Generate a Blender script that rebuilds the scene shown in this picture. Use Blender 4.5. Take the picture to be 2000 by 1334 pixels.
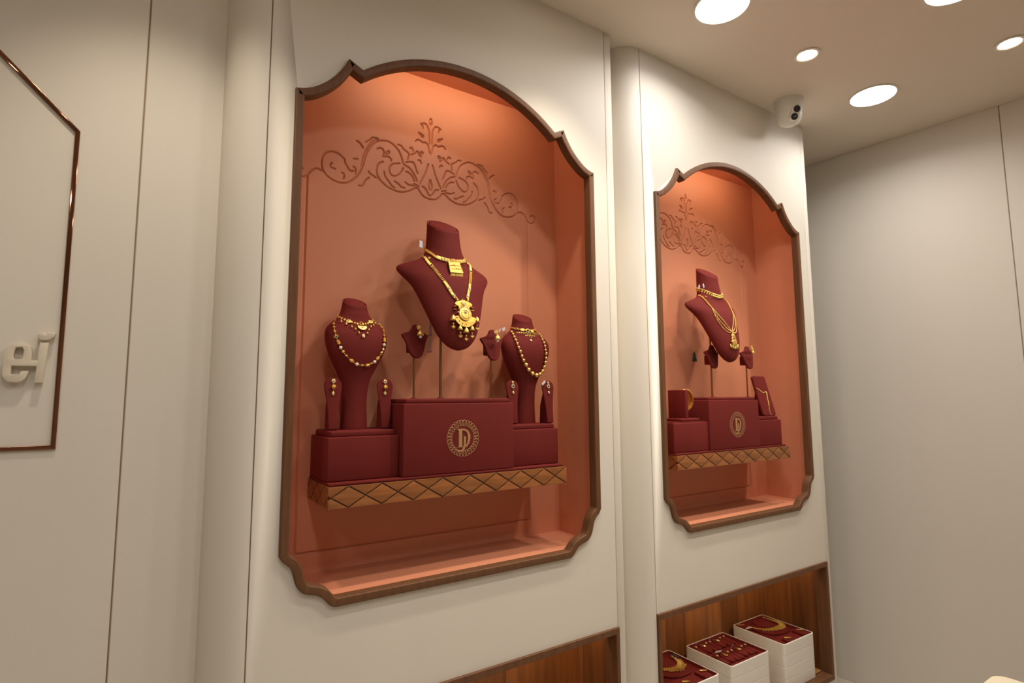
import bpy, bmesh, math, random
import numpy as np
from mathutils import Vector, Matrix
from mathutils.bvhtree import BVHTree
random.seed(7)
for o in list(bpy.data.objects):
    bpy.data.objects.remove(o, do_unlink=True)
SC = bpy.context.scene
COL = SC.collection

# ------------------------------------------------------------------ camera
cam_d = bpy.data.cameras.new('camera'); cam = bpy.data.objects.new('camera', cam_d); COL.objects.link(cam)
RT = Vector((0.83607331, -0.54858404, -0.00607995)); UP = Vector((-0.05193674, -0.09017737, 0.99457057)); FW = Vector((0.54615382, 0.83121814, 0.10388656))
M = Matrix.Identity(4)
for i in range(3):
    M[i][0] = RT[i]; M[i][1] = UP[i]; M[i][2] = -FW[i]
M[0][3], M[1][3], M[2][3] = 0.0, -1.4, 1.45
cam.matrix_world = M
cam_d.sensor_width = 36.0; cam_d.lens = 36.0 * 1078.956 / 2000.0
cam_d.clip_start = 0.02; cam_d.clip_end = 50
cam_d.dof.use_dof = True; cam_d.dof.focus_distance = 1.72; cam_d.dof.aperture_fstop = 3.2
SC.camera = cam
# ------------------------------------------------------------------ world, exposure
wd = bpy.data.worlds.new('world'); SC.world = wd; wd.use_nodes = True
wd.node_tree.nodes['Background'].inputs[0].default_value = (0.9, 0.8, 0.65, 1)
wd.node_tree.nodes['Background'].inputs[1].default_value = 0.0
SC.view_settings.view_transform = 'Standard'; SC.view_settings.look = 'None'
SC.view_settings.gamma = 1.0; SC.view_settings.use_curve_mapping = False
SC.view_settings.exposure = 0.32
PANEL_W = 3.3       # watts of each large white ceiling panel
SPOT_W = 20.0       # watts of each small warm spot
LED_W = 0.45        # watts of each niche strip
CUB_W = 0.9         # watts of each cubby strip

# ------------------------------------------------------------------ materials
def srgb(r, g, b):
    f = lambda c: (c/255/12.92) if c/255 <= .04045 else ((c/255+.055)/1.055)**2.4
    return (f(r), f(g), f(b), 1)
def mat(name, col, rough=.6, metal=0.0, var=0.0, vscale=6.0, bump=0.0, bscale=200.0, stretch=(1,1,1), sheen=0.0, sheen_tint=None, spec=.5, coat=0.0, detail=6.0, gen=False):
    m = bpy.data.materials.new(name); m.use_nodes = True
    nt = m.node_tree; b = nt.nodes['Principled BSDF']
    b.inputs['Roughness'].default_value = rough; b.inputs['Metallic'].default_value = metal
    b.inputs['Specular IOR Level'].default_value = spec
    b.inputs['Coat Weight'].default_value = coat
    if sheen:
        b.inputs['Sheen Weight'].default_value = sheen; b.inputs['Sheen Roughness'].default_value = .45
        b.inputs['Sheen Tint'].default_value = sheen_tint or col
    b.inputs['Base Color'].default_value = col
    tc = nt.nodes.new('ShaderNodeTexCoord'); mp = nt.nodes.new('ShaderNodeMapping'); mp.inputs['Scale'].default_value = stretch
    nt.links.new(tc.outputs['Object'], mp.inputs[0])
    if var:
        n = nt.nodes.new('ShaderNodeTexNoise'); n.inputs['Scale'].default_value = vscale; n.inputs['Detail'].default_value = detail
        nt.links.new(mp.outputs[0], n.inputs['Vector'])
        r = nt.nodes.new('ShaderNodeValToRGB')
        lo = tuple(max(0, c*(1-var)) for c in col[:3])+(1,); hi = tuple(min(1, c*(1+var)) for c in col[:3])+(1,)
        r.color_ramp.elements[0].color = lo; r.color_ramp.elements[1].color = hi
        r.color_ramp.elements[0].position = .3; r.color_ramp.elements[1].position = .7
        nt.links.new(n.outputs['Fac'], r.inputs[0]); nt.links.new(r.outputs[0], b.inputs['Base Color'])
    if bump:
        n2 = nt.nodes.new('ShaderNodeTexNoise'); n2.inputs['Scale'].default_value = bscale; n2.inputs['Detail'].default_value = 3
        nt.links.new(mp.outputs[0], n2.inputs['Vector'])
        bp = nt.nodes.new('ShaderNodeBump'); bp.inputs['Strength'].default_value = bump; bp.inputs['Distance'].default_value = .002
        nt.links.new(n2.outputs['Fac'], bp.inputs['Height']); nt.links.new(bp.outputs[0], b.inputs['Normal'])
    return m
def emat(name, col, strength):
    m = bpy.data.materials.new(name); m.use_nodes = True
    b = m.node_tree.nodes['Principled BSDF']; b.inputs['Base Color'].default_value = (1,1,1,1)
    b.inputs['Emission Color'].default_value = col; b.inputs['Emission Strength'].default_value = strength
    return m
MT = {}
MT['cream'] = mat('cream_wall', srgb(226,218,205), .62, var=.015, vscale=3, bump=.05, bscale=500, stretch=(1,1,.12))
MT['cream2'] = mat('cream_ceiling', srgb(228,215,198), .8, var=.01, vscale=2)
MT['groove'] = mat('groove_dark', srgb(158,134,108), .8)
MT['floor'] = mat('floor_stone', srgb(205,196,182), .25, var=.08, vscale=4)
MT['brown'] = mat('frame_wood', srgb(108,72,46), .5, spec=.3, var=.18, vscale=5, stretch=(14,14,1.2), bump=.06, bscale=60)
MT['orange'] = mat('orange_lacquer', srgb(217,142,107), .5, var=.02, vscale=4)
MT['velvet'] = mat('burgundy_velvet', srgb(106,29,24), .8, var=.05, vscale=9, bump=.04, bscale=900, sheen=.25, sheen_tint=srgb(190,70,70), spec=.25)
MT['shelfwood'] = mat('shelf_wood', srgb(150,92,48), .38, var=.22, vscale=7, stretch=(1.2,12,12), bump=.05, bscale=60)
MT['groovewood'] = mat('groove_wood', srgb(84,52,30), .6, var=.1)
MT['cubwood'] = mat('cubby_veneer', srgb(140,84,42), .42, var=.3, vscale=4, stretch=(9,9,.6), detail=8)
MT['cubwood2'] = mat('cubby_veneer_dark', srgb(112,66,32), .42, var=.3, vscale=4, stretch=(9,9,.6), detail=8)
MT['floorwood'] = mat('cubby_floor_wood', srgb(170,122,74), .45, var=.2, vscale=5, stretch=(1,8,8))
MT['gold'] = mat('gold', srgb(250,212,122), .30, 1.0, var=.12, vscale=180, bump=.25, bscale=900)
MT['gold2'] = mat('gold_antique', srgb(238,190,98), .36, 1.0, var=.18, vscale=260, bump=.5, bscale=1100)
MT['goldmat'] = mat('gold_matte', srgb(244,208,132), .42, 1.0, var=.08, vscale=300)
MT['foil'] = mat('gold_foil_print', srgb(206,160,112), .45, .6, var=.1, vscale=90)
MT['pearl'] = mat('pearl', srgb(240,228,212), .22, coat=.5)
MT['white_gem'] = mat('white_gem', srgb(225,222,226), .08, spec=.9, coat=.6)
MT['ruby'] = mat('ruby', srgb(130,30,50), .1, spec=.9, coat=.8)
MT['emerald'] = mat('emerald', srgb(34,104,62), .1, spec=.9, coat=.8)
MT['sapphire'] = mat('dark_stone', srgb(34,40,48), .1, spec=.9, coat=.8)
MT['tag'] = mat('paper_tag', srgb(214,212,220), .5)
MT['tassel'] = mat('pink_thread', srgb(206,160,150), .7)
MT['greenthread'] = mat('green_thread', srgb(40,66,48), .7)
MT['brass'] = mat('brass_pole', srgb(176,128,88), .28, 1.0)
MT['rosegold'] = mat('rose_gold_mirror', srgb(150,104,78), .06, 1.0)
MT['tray'] = mat('tray_lacquer', srgb(232,226,216), .4, var=.02, vscale=20, stretch=(1,1,14))
MT['plastic'] = mat('camera_plastic', srgb(226,222,212), .4)
MT['lens'] = mat('lens_black', srgb(22,20,20), .08, coat=1.0)
MT['trim_white'] = mat('lamp_trim', srgb(225,215,200), .4)
MT['letter'] = mat('letter_cream', srgb(222,210,188), .55)
MT['counter'] = mat('counter_cream', srgb(225,212,182), .45, var=.03)
MT['panel_light'] = emat('white_panel_light', (.93,.96,1,1), 9.0)
MT['spot_light'] = emat('warm_spot_lens', (1,.86,.66,1), 22.0)
MT['led'] = emat('warm_led', (1,.78,.48,1), 8.0)

# ------------------------------------------------------------------ helpers
def mesh_from_bm(bm, name, angle=35):
    me = bpy.data.meshes.new(name); bmesh.ops.recalc_face_normals(bm, faces=bm.faces); bm.to_mesh(me); bm.free()
    smooth(me, angle); return me
def smooth(me, angle=35):
    me.polygons.foreach_set('use_smooth', [True]*len(me.polygons)); me.set_sharp_from_angle(angle=math.radians(angle)); me.update()
def obj(name, me, m=None, parent=None, loc=(0,0,0), rot=(0,0,0), label=None):
    if isinstance(me, bmesh.types.BMesh): me = mesh_from_bm(me, name)
    o = bpy.data.objects.new(name, me); COL.objects.link(o)
    if m is not None:
        mm = MT[m] if isinstance(m, str) else m
        if not len(me.materials): me.materials.append(mm)
        elif me.materials[0] != mm:
            o.material_slots[0].link = 'OBJECT'; o.material_slots[0].material = mm
    o.location = loc; o.rotation_euler = rot
    if parent is not None: o.parent = parent
    if label: o['label'] = label
    return o
def thing(name, label, cat, loc=(0,0,0), rz=0, group=None):
    o = bpy.data.objects.new(name, None); COL.objects.link(o); o.empty_display_size = .02
    o.location = loc; o.rotation_euler = (0,0,rz); o['label'] = label; o['category'] = cat
    if group: o['group'] = group
    return o
def tag(o, label, cat, group=None):
    o['label'] = label; o['category'] = cat
    if group: o['group'] = group
    return o
def struct(o, label=None):
    o['kind'] = 'structure'
    if label: o['label'] = label
    return o
def add_box(bm, x0, x1, y0, y1, z0, z1, bev=0, seg=2):
    r = bmesh.ops.create_cube(bm, size=1); vs = r['verts']
    for v in vs: v.co = Vector((x0+(v.co.x+.5)*(x1-x0), y0+(v.co.y+.5)*(y1-y0), z0+(v.co.z+.5)*(z1-z0)))
    if bev:
        es = {e for v in vs for e in v.link_edges}
        bmesh.ops.bevel(bm, geom=list(es), offset=bev, segments=seg, affect='EDGES', profile=.5)
    return bm
def box(x0, x1, y0, y1, z0, z1, bev=0, seg=2): return add_box(bmesh.new(), x0, x1, y0, y1, z0, z1, bev, seg)
def add_cyl(bm, p, q, r, r2=None, n=16, caps=True):
    p, q = Vector(p), Vector(q); d = q-p
    rr = bmesh.ops.create_cone(bm, cap_ends=caps, segments=n, radius1=r, radius2=r if r2 is None else r2, depth=d.length)
    mm = Matrix.Translation((p+q)/2) @ d.to_track_quat('Z','Y').to_matrix().to_4x4()
    bmesh.ops.transform(bm, matrix=mm, verts=rr['verts'])
def add_sphere(bm, c, r, n=10, scale=(1,1,1)):
    rr = bmesh.ops.create_uvsphere(bm, u_segments=n+2, v_segments=max(6,n-2), radius=r)
    for v in rr['verts']: v.co = Vector((v.co.x*scale[0]+c[0], v.co.y*scale[1]+c[1], v.co.z*scale[2]+c[2]))
def add_lathe(bm, prof, c=(0,0,0), n=20, axis='Z'):
    rings = []
    for r, h in prof:
        ring = []
        for i in range(n):
            a = 2*math.pi*i/n
            v = (r*math.cos(a), r*math.sin(a), h) if axis == 'Z' else (r*math.cos(a), h, r*math.sin(a))
            ring.append(bm.verts.new((v[0]+c[0], v[1]+c[1], v[2]+c[2])))
        rings.append(ring)
    for a, b in zip(rings, rings[1:]):
        for i in range(n): bm.faces.new((a[i], a[(i+1)%n], b[(i+1)%n], b[i]))
    bm.faces.new(rings[0]); bm.faces.new(rings[-1])
def add_tube(bm, pts, r, n=8, closed=False):
    pts = [Vector(p) for p in pts]; rings = []; N = len(pts); up = Vector((0,-1,0.01))
    for i, p in enumerate(pts):
        t = (pts[(i+1)%N]-pts[i-1]) if closed else (pts[min(i+1,N-1)]-pts[max(i-1,0)])
        if t.length < 1e-9: t = Vector((0,0,1))
        t.normalize(); s = t.cross(up)
        if s.length < 1e-4: s = t.cross(Vector((1,0,0)))
        s.normalize(); u = s.cross(t); rad = r[i] if isinstance(r, (list,tuple)) else r
        rings.append([bm.verts.new(p+(s*math.cos(2*math.pi*k/n)+u*math.sin(2*math.pi*k/n))*rad) for k in range(n)])
    for i in range(N if closed else N-1):
        a, b = rings[i], rings[(i+1)%N]
        for k in range(n): bm.faces.new((a[k], a[(k+1)%n], b[(k+1)%n], b[k]))
    if not closed: bm.faces.new(rings[0]); bm.faces.new(rings[-1])
def shape_mesh(name, loops, y0, y1, bev=0.0, res=2, angle=35):
    """filled outlines in X-Z (holes allowed) given depth from y0 (front) to y1"""
    cu = bpy.data.curves.new(name, 'CURVE'); cu.dimensions = '2D'; cu.fill_mode = 'BOTH'
    cu.extrude = max((y1-y0)/2-bev, 1e-5); cu.bevel_depth = bev; cu.bevel_resolution = res; cu.offset = -bev
    for lp in loops:
        s = cu.splines.new('POLY'); s.points.add(len(lp)-1); s.use_cyclic_u = True
        for pt, (x, z) in zip(s.points, lp): pt.co = (x, z, 0, 1)
    o = bpy.data.objects.new(name, cu); COL.objects.link(o)
    dg = bpy.context.evaluated_depsgraph_get()
    me = bpy.data.meshes.new_from_object(o.evaluated_get(dg)); bpy.data.objects.remove(o); bpy.data.curves.remove(cu)
    bm = bmesh.new(); bm.from_mesh(me); bpy.data.meshes.remove(me)
    bmesh.ops.remove_doubles(bm, verts=bm.verts, dist=1e-6)
    for v in bm.verts: v.co = Vector((v.co.x, (y0+y1)/2-v.co.z, v.co.y))
    me = mesh_from_bm(bm, name, angle); me.materials.clear(); return me
def rect(x0, x1, z0, z1): return [(x0,z0),(x1,z0),(x1,z1),(x0,z1)]
def offset_poly(P, d):
    n = len(P); out = []
    A = sum(P[i][0]*P[(i+1)%n][1]-P[(i+1)%n][0]*P[i][1] for i in range(n)); s = 1 if A > 0 else -1
    for i in range(n):
        p0, p1, p2 = Vector(P[i-1]), Vector(P[i]), Vector(P[(i+1)%n])
        a = (p1-p0).normalized(); b = (p2-p1).normalized()
        na = Vector((-a.y, a.x))*s; nb = Vector((-b.y, b.x))*s
        m = (na+nb); m.normalize(); k = d/max(.35, m.dot(na)); out.append(tuple(p1+m*k))
    return out
def catmull(P, k=6, closed=False):
    P = [np.array(p, float) for p in P]; n = len(P); out = []
    rng = range(n) if closed else range(n-1)
    for i in rng:
        p0 = P[i-1] if (closed or i > 0) else 2*P[0]-P[1]; p1 = P[i]; p2 = P[(i+1)%n]
        p3 = P[(i+2)%n] if (closed or i+2 < n) else 2*P[-1]-P[-2]
        for j in range(k):
            t = j/k
            out.append(.5*((2*p1)+(-p0+p2)*t+(2*p0-5*p1+4*p2-p3)*t*t+(-p0+3*p1-3*p2+p3)*t**3))
    if not closed: out.append(P[-1])
    return out
def resample(P, step=None, count=None):
    P = [np.array(p, float) for p in P]; L = [0]
    for a, b in zip(P, P[1:]): L.append(L[-1]+np.linalg.norm(b-a))
    T = L[-1]; n = count or max(2, int(round(T/step))+1); ts = np.linspace(0, T, n); A = np.array(P)
    return np.stack([np.interp(ts, L, A[:,k]) for k in range(A.shape[1])], 1)

ZC, ZF = 2.802, -0.035          # ceiling, floor
YP = 0.012                      # front plane of the wall panels
YL = 0.102                      # recessed wall plane
# ------------------------------------------------------------------ the room
struct(obj('floor', box(-2.6, 3.75, -4.2, .8, ZF-.1, ZF), 'floor'), 'pale stone shop floor')
struct(obj('ceiling', box(-2.6, 3.75, -4.2, .8, ZC, ZC+.1), 'cream2'), 'plain cream ceiling with round recessed lights')
wl = struct(obj('wall_left', box(-2.6, .2, YL+.005, YL+.1, ZF, ZC), 'groove'), 'recessed cream wall section at the left of the near niche')
obj('wall_panel', box(-2.6, -.0435, YL, YL+.03, ZF, ZC, .0015, 1), 'cream', wl)
obj('wall_panel', box(-.0405, .1225, YL, YL+.03, ZF, ZC, .0015, 1), 'cream', wl)
struct(obj('wall_side', box(-2.7, -2.6, -4.2, .2, ZF, ZC), 'cream'), 'cream wall out of sight at far left')
struct(obj('wall_behind', box(-2.7, 3.8, -4.3, -4.2, ZF, ZC), 'cream'), 'cream wall behind the viewer')
# right wall, turned about six degrees off square
d = Vector((.099, -.953, 0)).normalized(); p0 = Vector((3.163, .264, 0))
ang = math.atan2(d.y, d.x)
wr = bpy.data.objects.new('wall_right', None); COL.objects.link(wr); wr.location = p0; wr.rotation_euler = (0,0,ang); struct(wr, 'plain cream side wall right of the far niche with one vertical joint')
sj = (Vector((3.253, -.60, 0))-p0).length
obj('wall_panel', box(-.6, sj-.0015, 0, .03, ZF, ZC, .0015, 1), 'cream', wr)
obj('wall_panel', box(sj+.0015, 4.6, 0, .03, ZF, ZC, .0015, 1), 'cream', wr)
obj('joint_backing', box(-.6, 4.6, .005, .1, ZF, ZC), 'groove', wr)

def quarter_round(xc, R, name, parent):
    bm = bmesh.new(); n = 20; prof = [(xc - R*math.sin(t), YP + R - R*math.cos(t)) for t in [math.pi/2*i/n for i in range(n+1)]]
    prof += [(xc-R+.02, YP+R), (xc, YP+.02)]
    lo = [bm.verts.new((x, y, ZF)) for x, y in prof]; hi = [bm.verts.new((x, y, ZC)) for x, y in prof]
    for i in range(len(prof)):
        j = (i+1) % len(prof); bm.faces.new((lo[i], lo[j], hi[j], hi[i]))
    bm.faces.new(lo); bm.faces.new(hi)
    return obj(name, mesh_from_bm(bm, name, 30), 'cream', parent)

# frame outline, half (left), rel. to niche centre
half = [(-.498,1.089),(-.498,2.238)] + [tuple(p) for p in catmull([(-.498,2.238),(-.476,2.2435),(-.452,2.2555),(-.428,2.274),(-.406,2.296),(-.388,2.320),(-.376,2.340),(-.366,2.361)], 4)[1:]]
R_ = .522
xs = np.linspace(-.327, 0, 22)
half += [(x, 2.457-(R_-math.sqrt(R_*R_-x*x))) for x in xs]
bot = [tuple(p) for p in catmull([(-.366,.952),(-.377,.9575),(-.388,.969),(-.398,.980),(-.412,.9875),(-.429,.9925),(-.443,.999),(-.4555,1.014),(-.4625,1.034),(-.468,1.053),(-.477,1.0655),(-.489,1.0755),(-.498,1.089)], 4)]
L = bot[:-1] + half            # bottom-left -> apex
OUT = L + [(-x, z) for x, z in reversed(L[:-1])]
INN = offset_poly(OUT, .0215)
HOLE = offset_poly(OUT, .008)

def wall_unit(x0, x1, cx, wname, label, xedge):
    root = bpy.data.objects.new(wname, None); COL.objects.link(root); struct(root, label)
    hole = [(x+cx, z) for x, z in HOLE]
    g = .0015
    me = shape_mesh('wall_panel', [rect(x0+g, x1-g, .70, ZC), hole], YP, YP+.02)
    obj('wall_panel', me, 'cream', root)
    obj('wall_panel', box(x0+g, x1-g, YP, YP+.02, ZF, .20, .001, 1), 'cream', root)
    obj('edge_strip', box(x1+g, xedge, YP, YP+.5, ZF, ZC, .003, 2), 'cream', root)
    for xx in (x0, x1): obj('joint_backing', box(xx-.004, xx+.004, YP+.0045, YP+.05, ZF, ZC), 'groove', root)
    quarter_round(x0-g, .09, 'rounded_edge', root)
    return root
wu1 = wall_unit(.2125, 1.340, .771, 'wall_back', 'cream wall bay holding the near niche, with rounded left edge', 1.3745)
wu2 = wall_unit(1.525, 2.651, 2.0776, 'wall_end', 'cream wall bay holding the far niche, with rounded left edge', 2.6835)
struct(obj('wall_recess', box(1.37, 1.46, YL, YL+.05, ZF, ZC), 'cream'), 'narrow recess between the two wall bays')
ORNAMENT = [[(-2880,21892),(-3010,21993),(-3138,22050),(-3305,22048),(-3447,21972),(-3546,21840),(-3575,21659),(-3555,21469),(-3448,21299),(-3281,21184),(-3113,21134),(-2924,21131),(-2735,21205),(-2566,21364),(-2440,21526),(-2356,21725),(-2295,21920),(-2245,22159),(-2149,22388),(-2019,22604),(-1863,22748),(-1680,22818),(-1495,22833),(-1329,22770),(-1161,22637),(-1063,22472),(-1000,22299),(-961,22190),(-793,22134),(-644,22003),(-544,21859),(-480,21707)],
 [(-2880,21892),(-2878,21804),(-2789,21669),(-2722,21574),(-2615,21587)],
 [(-2607,21730),(-2541,21660),(-2548,21502)],
 [(-3274,21692),(-3323,21631),(-3291,21551),(-3166,21527)],
 [(-2964,21452),(-2900,21422),(-2887,21337),(-2917,21275)],
 [(-2614,21979),(-2494,22008)],
 [(-2530,22590),(-2419,22535),(-2328,22411)],
 [(-2369,21790),(-2350,21930),(-2321,22117),(-2259,22292),(-2152,22524),(-2065,22637)],
 [(-2243,22615),(-2089,22747),(-2023,22828),(-1842,22839),(-1931,22765),(-2065,22650)],
 [(-1858,22496),(-1767,22553),(-1675,22519),(-1638,22424),(-1670,22277),(-1555,22315),(-1462,22315),(-1391,22252),(-1401,22191)],
 [(-1569,22441),(-1512,22496),(-1454,22511),(-1487,22426),(-1568,22383),(-1569,22441)],
 [(-1666,22115),(-1802,22014),(-1857,21887),(-1865,21702),(-1792,21535),(-1654,21406),(-1444,21290),(-1209,21235),(-995,21237),(-781,21312),(-612,21418),(-515,21498)],
 [(-1094,22187),(-1271,22140),(-1387,22066),(-1444,21937),(-1429,21801),(-1335,21718),(-1194,21750),(-1054,21886),(-972,22058)],
 [(-2134,21686),(-2077,21620),(-1872,21528)],
 [(-1615,21793),(-1589,21649),(-1471,21514),(-1376,21396),(-1269,21327)],
 [(-1261,21548),(-1142,21493),(-1022,21402),(-915,21401)],
 [(-893,21594),(-784,21535),(-589,21541)],
 [(-875,21962),(-765,21940),(-641,21838),(-579,21697)],
 [(-590,21612),(-417,21554)],
 [(-540,21492),(-453,21475)],
 [(-1164,22813),(-1044,22796),(-970,22708),(-824,22626),(-786,22540),(-820,22389)],
 [(-891,22266),(-747,22324),(-624,22329),(-562,22237),(-523,22126),(-460,21986)],
 [(-753,22799),(-680,22829),(-630,22722)],
 [(-701,22585),(-555,22669),(-482,22759),(-431,22652),(-343,22601)],
 [(-382,22736),(-320,22776),(-277,22750),(-319,22691),(-376,22700)],
 [(-453,22454),(-379,22460),(-340,22373)],
 [(-560,23077),(-487,23156),(-412,23163),(-286,23112),(-185,23138),(-95,23051),(-56,22891),(-16,22778)],
 [(-2431,21159),(-2322,21171),(-2238,21347),(-2108,21488)],
 [(-440,23423),(-289,23365),(-275,23285),(-364,23334),(-440,23423)],
 [(-292,23610),(-305,23691),(-369,23746),(-218,23802),(-128,23727),(-62,23550),(-47,23382),(-45,23137)],
 [(-76,22399),(-198,22033),(-393,21631)],
 [(-293,21580),(-180,21533),(-91,21383),(-27,21313)],
 [(-20,21856),(57,21703),(35,21517)],
 [(-441,21478),(-340,21332),(-189,21220),(-13,21195),(76,21206)],
 [(-3562,21378),(-3711,21421),(-3859,21321),(-4008,21125),(-4159,21081),(-4313,21179),(-4334,21343),(-4201,21399),(-4123,21321)],
 [(-11,24026),(-52,23882),(-9,23820),(52,23896),(-11,24026)]]
# ------------------------------------------------------------------ niches
def back_panel_mesh():
    W_, Z0, Z1 = .532, .965, 2.56
    st = .0015
    xs = np.unique(np.round(np.concatenate([np.arange(-.444, .4441, st), [-W_, -.48, .48, W_]]), 5))
    zs = np.unique(np.round(np.concatenate([np.arange(2.095, 2.4151, st), np.arange(1.015, 1.0361, st), np.linspace(Z0, 1.012, 3), np.linspace(1.04, 2.09, 14), np.linspace(2.42, Z1, 3)]), 5))
    X, Z = np.meshgrid(xs, zs); D = np.full(X.shape, 9.0)
    def seg(ax, az, bx, bz, m=.008):
        i0, i1 = np.searchsorted(xs, min(ax,bx)-m), np.searchsorted(xs, max(ax,bx)+m)
        j0, j1 = np.searchsorted(zs, min(az,bz)-m), np.searchsorted(zs, max(az,bz)+m)
        x, z = X[j0:j1, i0:i1], Z[j0:j1, i0:i1]
        if x.size == 0: return
        vx, vz = bx-ax, bz-az; l = vx*vx+vz*vz+1e-12
        t = np.clip(((x-ax)*vx+(z-az)*vz)/l, 0, 1)
        D[j0:j1, i0:i1] = np.minimum(D[j0:j1, i0:i1], np.hypot(x-ax-t*vx, z-az-t*vz))
    for s in ORNAMENT:
        P = [(a*1e-4, b*1e-4) for a, b in s]
        C = catmull(P, 4) if len(P) > 2 else P
        for sg in (1, -1):
            for a, b in zip(C, C[1:]): seg(sg*a[0], a[1], sg*b[0], b[1])
    for sg in (1, -1): seg(sg*.397, 1.027, sg*.397, 2.112)
    seg(-.397, 1.027, .397, 1.027)
    w = .0027; dep = .0062
    H = dep*np.clip(1-np.maximum(D-w*.35, 0)/(w*.75), 0, 1)
    nx, nz = len(xs), len(zs)
    V = np.stack([X.ravel(), .25+H.ravel(), Z.ravel()], 1)
    idx = np.arange(nx*nz).reshape(nz, nx)
    F = np.stack([idx[:-1,:-1].ravel(), idx[:-1,1:].ravel(), idx[1:,1:].ravel(), idx[1:,:-1].ravel()], 1)
    me = bpy.data.meshes.new('back_panel'); me.vertices.add(len(V)); me.vertices.foreach_set('co', V.ravel())
    me.loops.add(F.size); me.loops.foreach_set('vertex_index', F.ravel().astype(np.int32))
    me.polygons.add(len(F)); me.polygons.foreach_set('loop_start', np.arange(0, F.size, 4, dtype=np.int32)); me.polygons.foreach_set('loop_total', np.full(len(F), 4, np.int32))
    me.update(calc_edges=True); me.validate()
    me.polygons.foreach_set('use_smooth', [True]*len(me.polygons))
    return me
BACK = back_panel_mesh()
def frame_mesh():
    bm = bmesh.new(); prof = [(0,.030),(0,.0040),(.0007,.0016),(.0022,.0003),(.0040,0),(.0175,0),(.0193,.0003),(.0208,.0016),(.0215,.0040),(.0215,.031)]
    R = []
    for d_, y in prof: R.append([bm.verts.new((x, y, z)) for x, z in offset_poly(OUT, d_)])
    n = len(OUT)
    for a, b in list(zip(R, R[1:]))+[(R[-1], R[0])]:
        for k in range(n): bm.faces.new((a[k], a[(k+1)%n], b[(k+1)%n], b[k]))
    return mesh_from_bm(bm, 'frame', 40)
FRAME = frame_mesh()
def strip_lamp(parent, w, power, rx, loc):
    ld = bpy.data.lights.new('strip', 'AREA'); ld.shape = 'RECTANGLE'; ld.size = w; ld.size_y = .008; ld.energy = power; ld.color = (1,.82,.56)
    o = bpy.data.objects.new('strip_glow', ld); COL.objects.link(o); o.parent = parent; o.location = loc; o.rotation_euler = (rx,0,0); return o
def niche(cx, label, ledlab):
    t = thing('display_niche', label, 'niche', (cx,0,0), group='framed niches in the cream wall')
    obj('frame', FRAME, 'brown', t, label='scalloped brown wooden frame')
    obj('back_panel', BACK, 'orange', t, (-.012,0,0), label='orange back panel with carved scroll ornament')
    obj('soffit', box(-.535, .535, .0315, .262, 2.54, 2.56), 'orange', t)
    for s in (-1, 1):
        obj('side_panel', box(min(s*.517, s*.535), max(s*.517, s*.535), .0315, .262, .95, 2.56), 'orange', t)
    obj('ledge', box(-.53, .53, .030, .262, .95, .9705), 'orange', t)
    l = thing('led_strip', ledlab, 'lamp', (cx, .052, 2.5395))
    obj('strip_housing', box(-.24, .29, -.012, .0, -.014, .0), 'brown', l)
    obj('strip_light', box(-.235, .285, .0, .003, -.011, -.002), MT['led'], l)
    strip_lamp(l, .52, LED_W, math.radians(62), (.025,.006,-.008))
    return t
niche(.771, 'near orange niche with scalloped brown frame, the larger one in view', 'warm light strip hidden behind the arch of the near niche')
niche(2.0776, 'far orange niche with scalloped brown frame, next to the side wall', 'warm light strip hidden behind the arch of the far niche')

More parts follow.
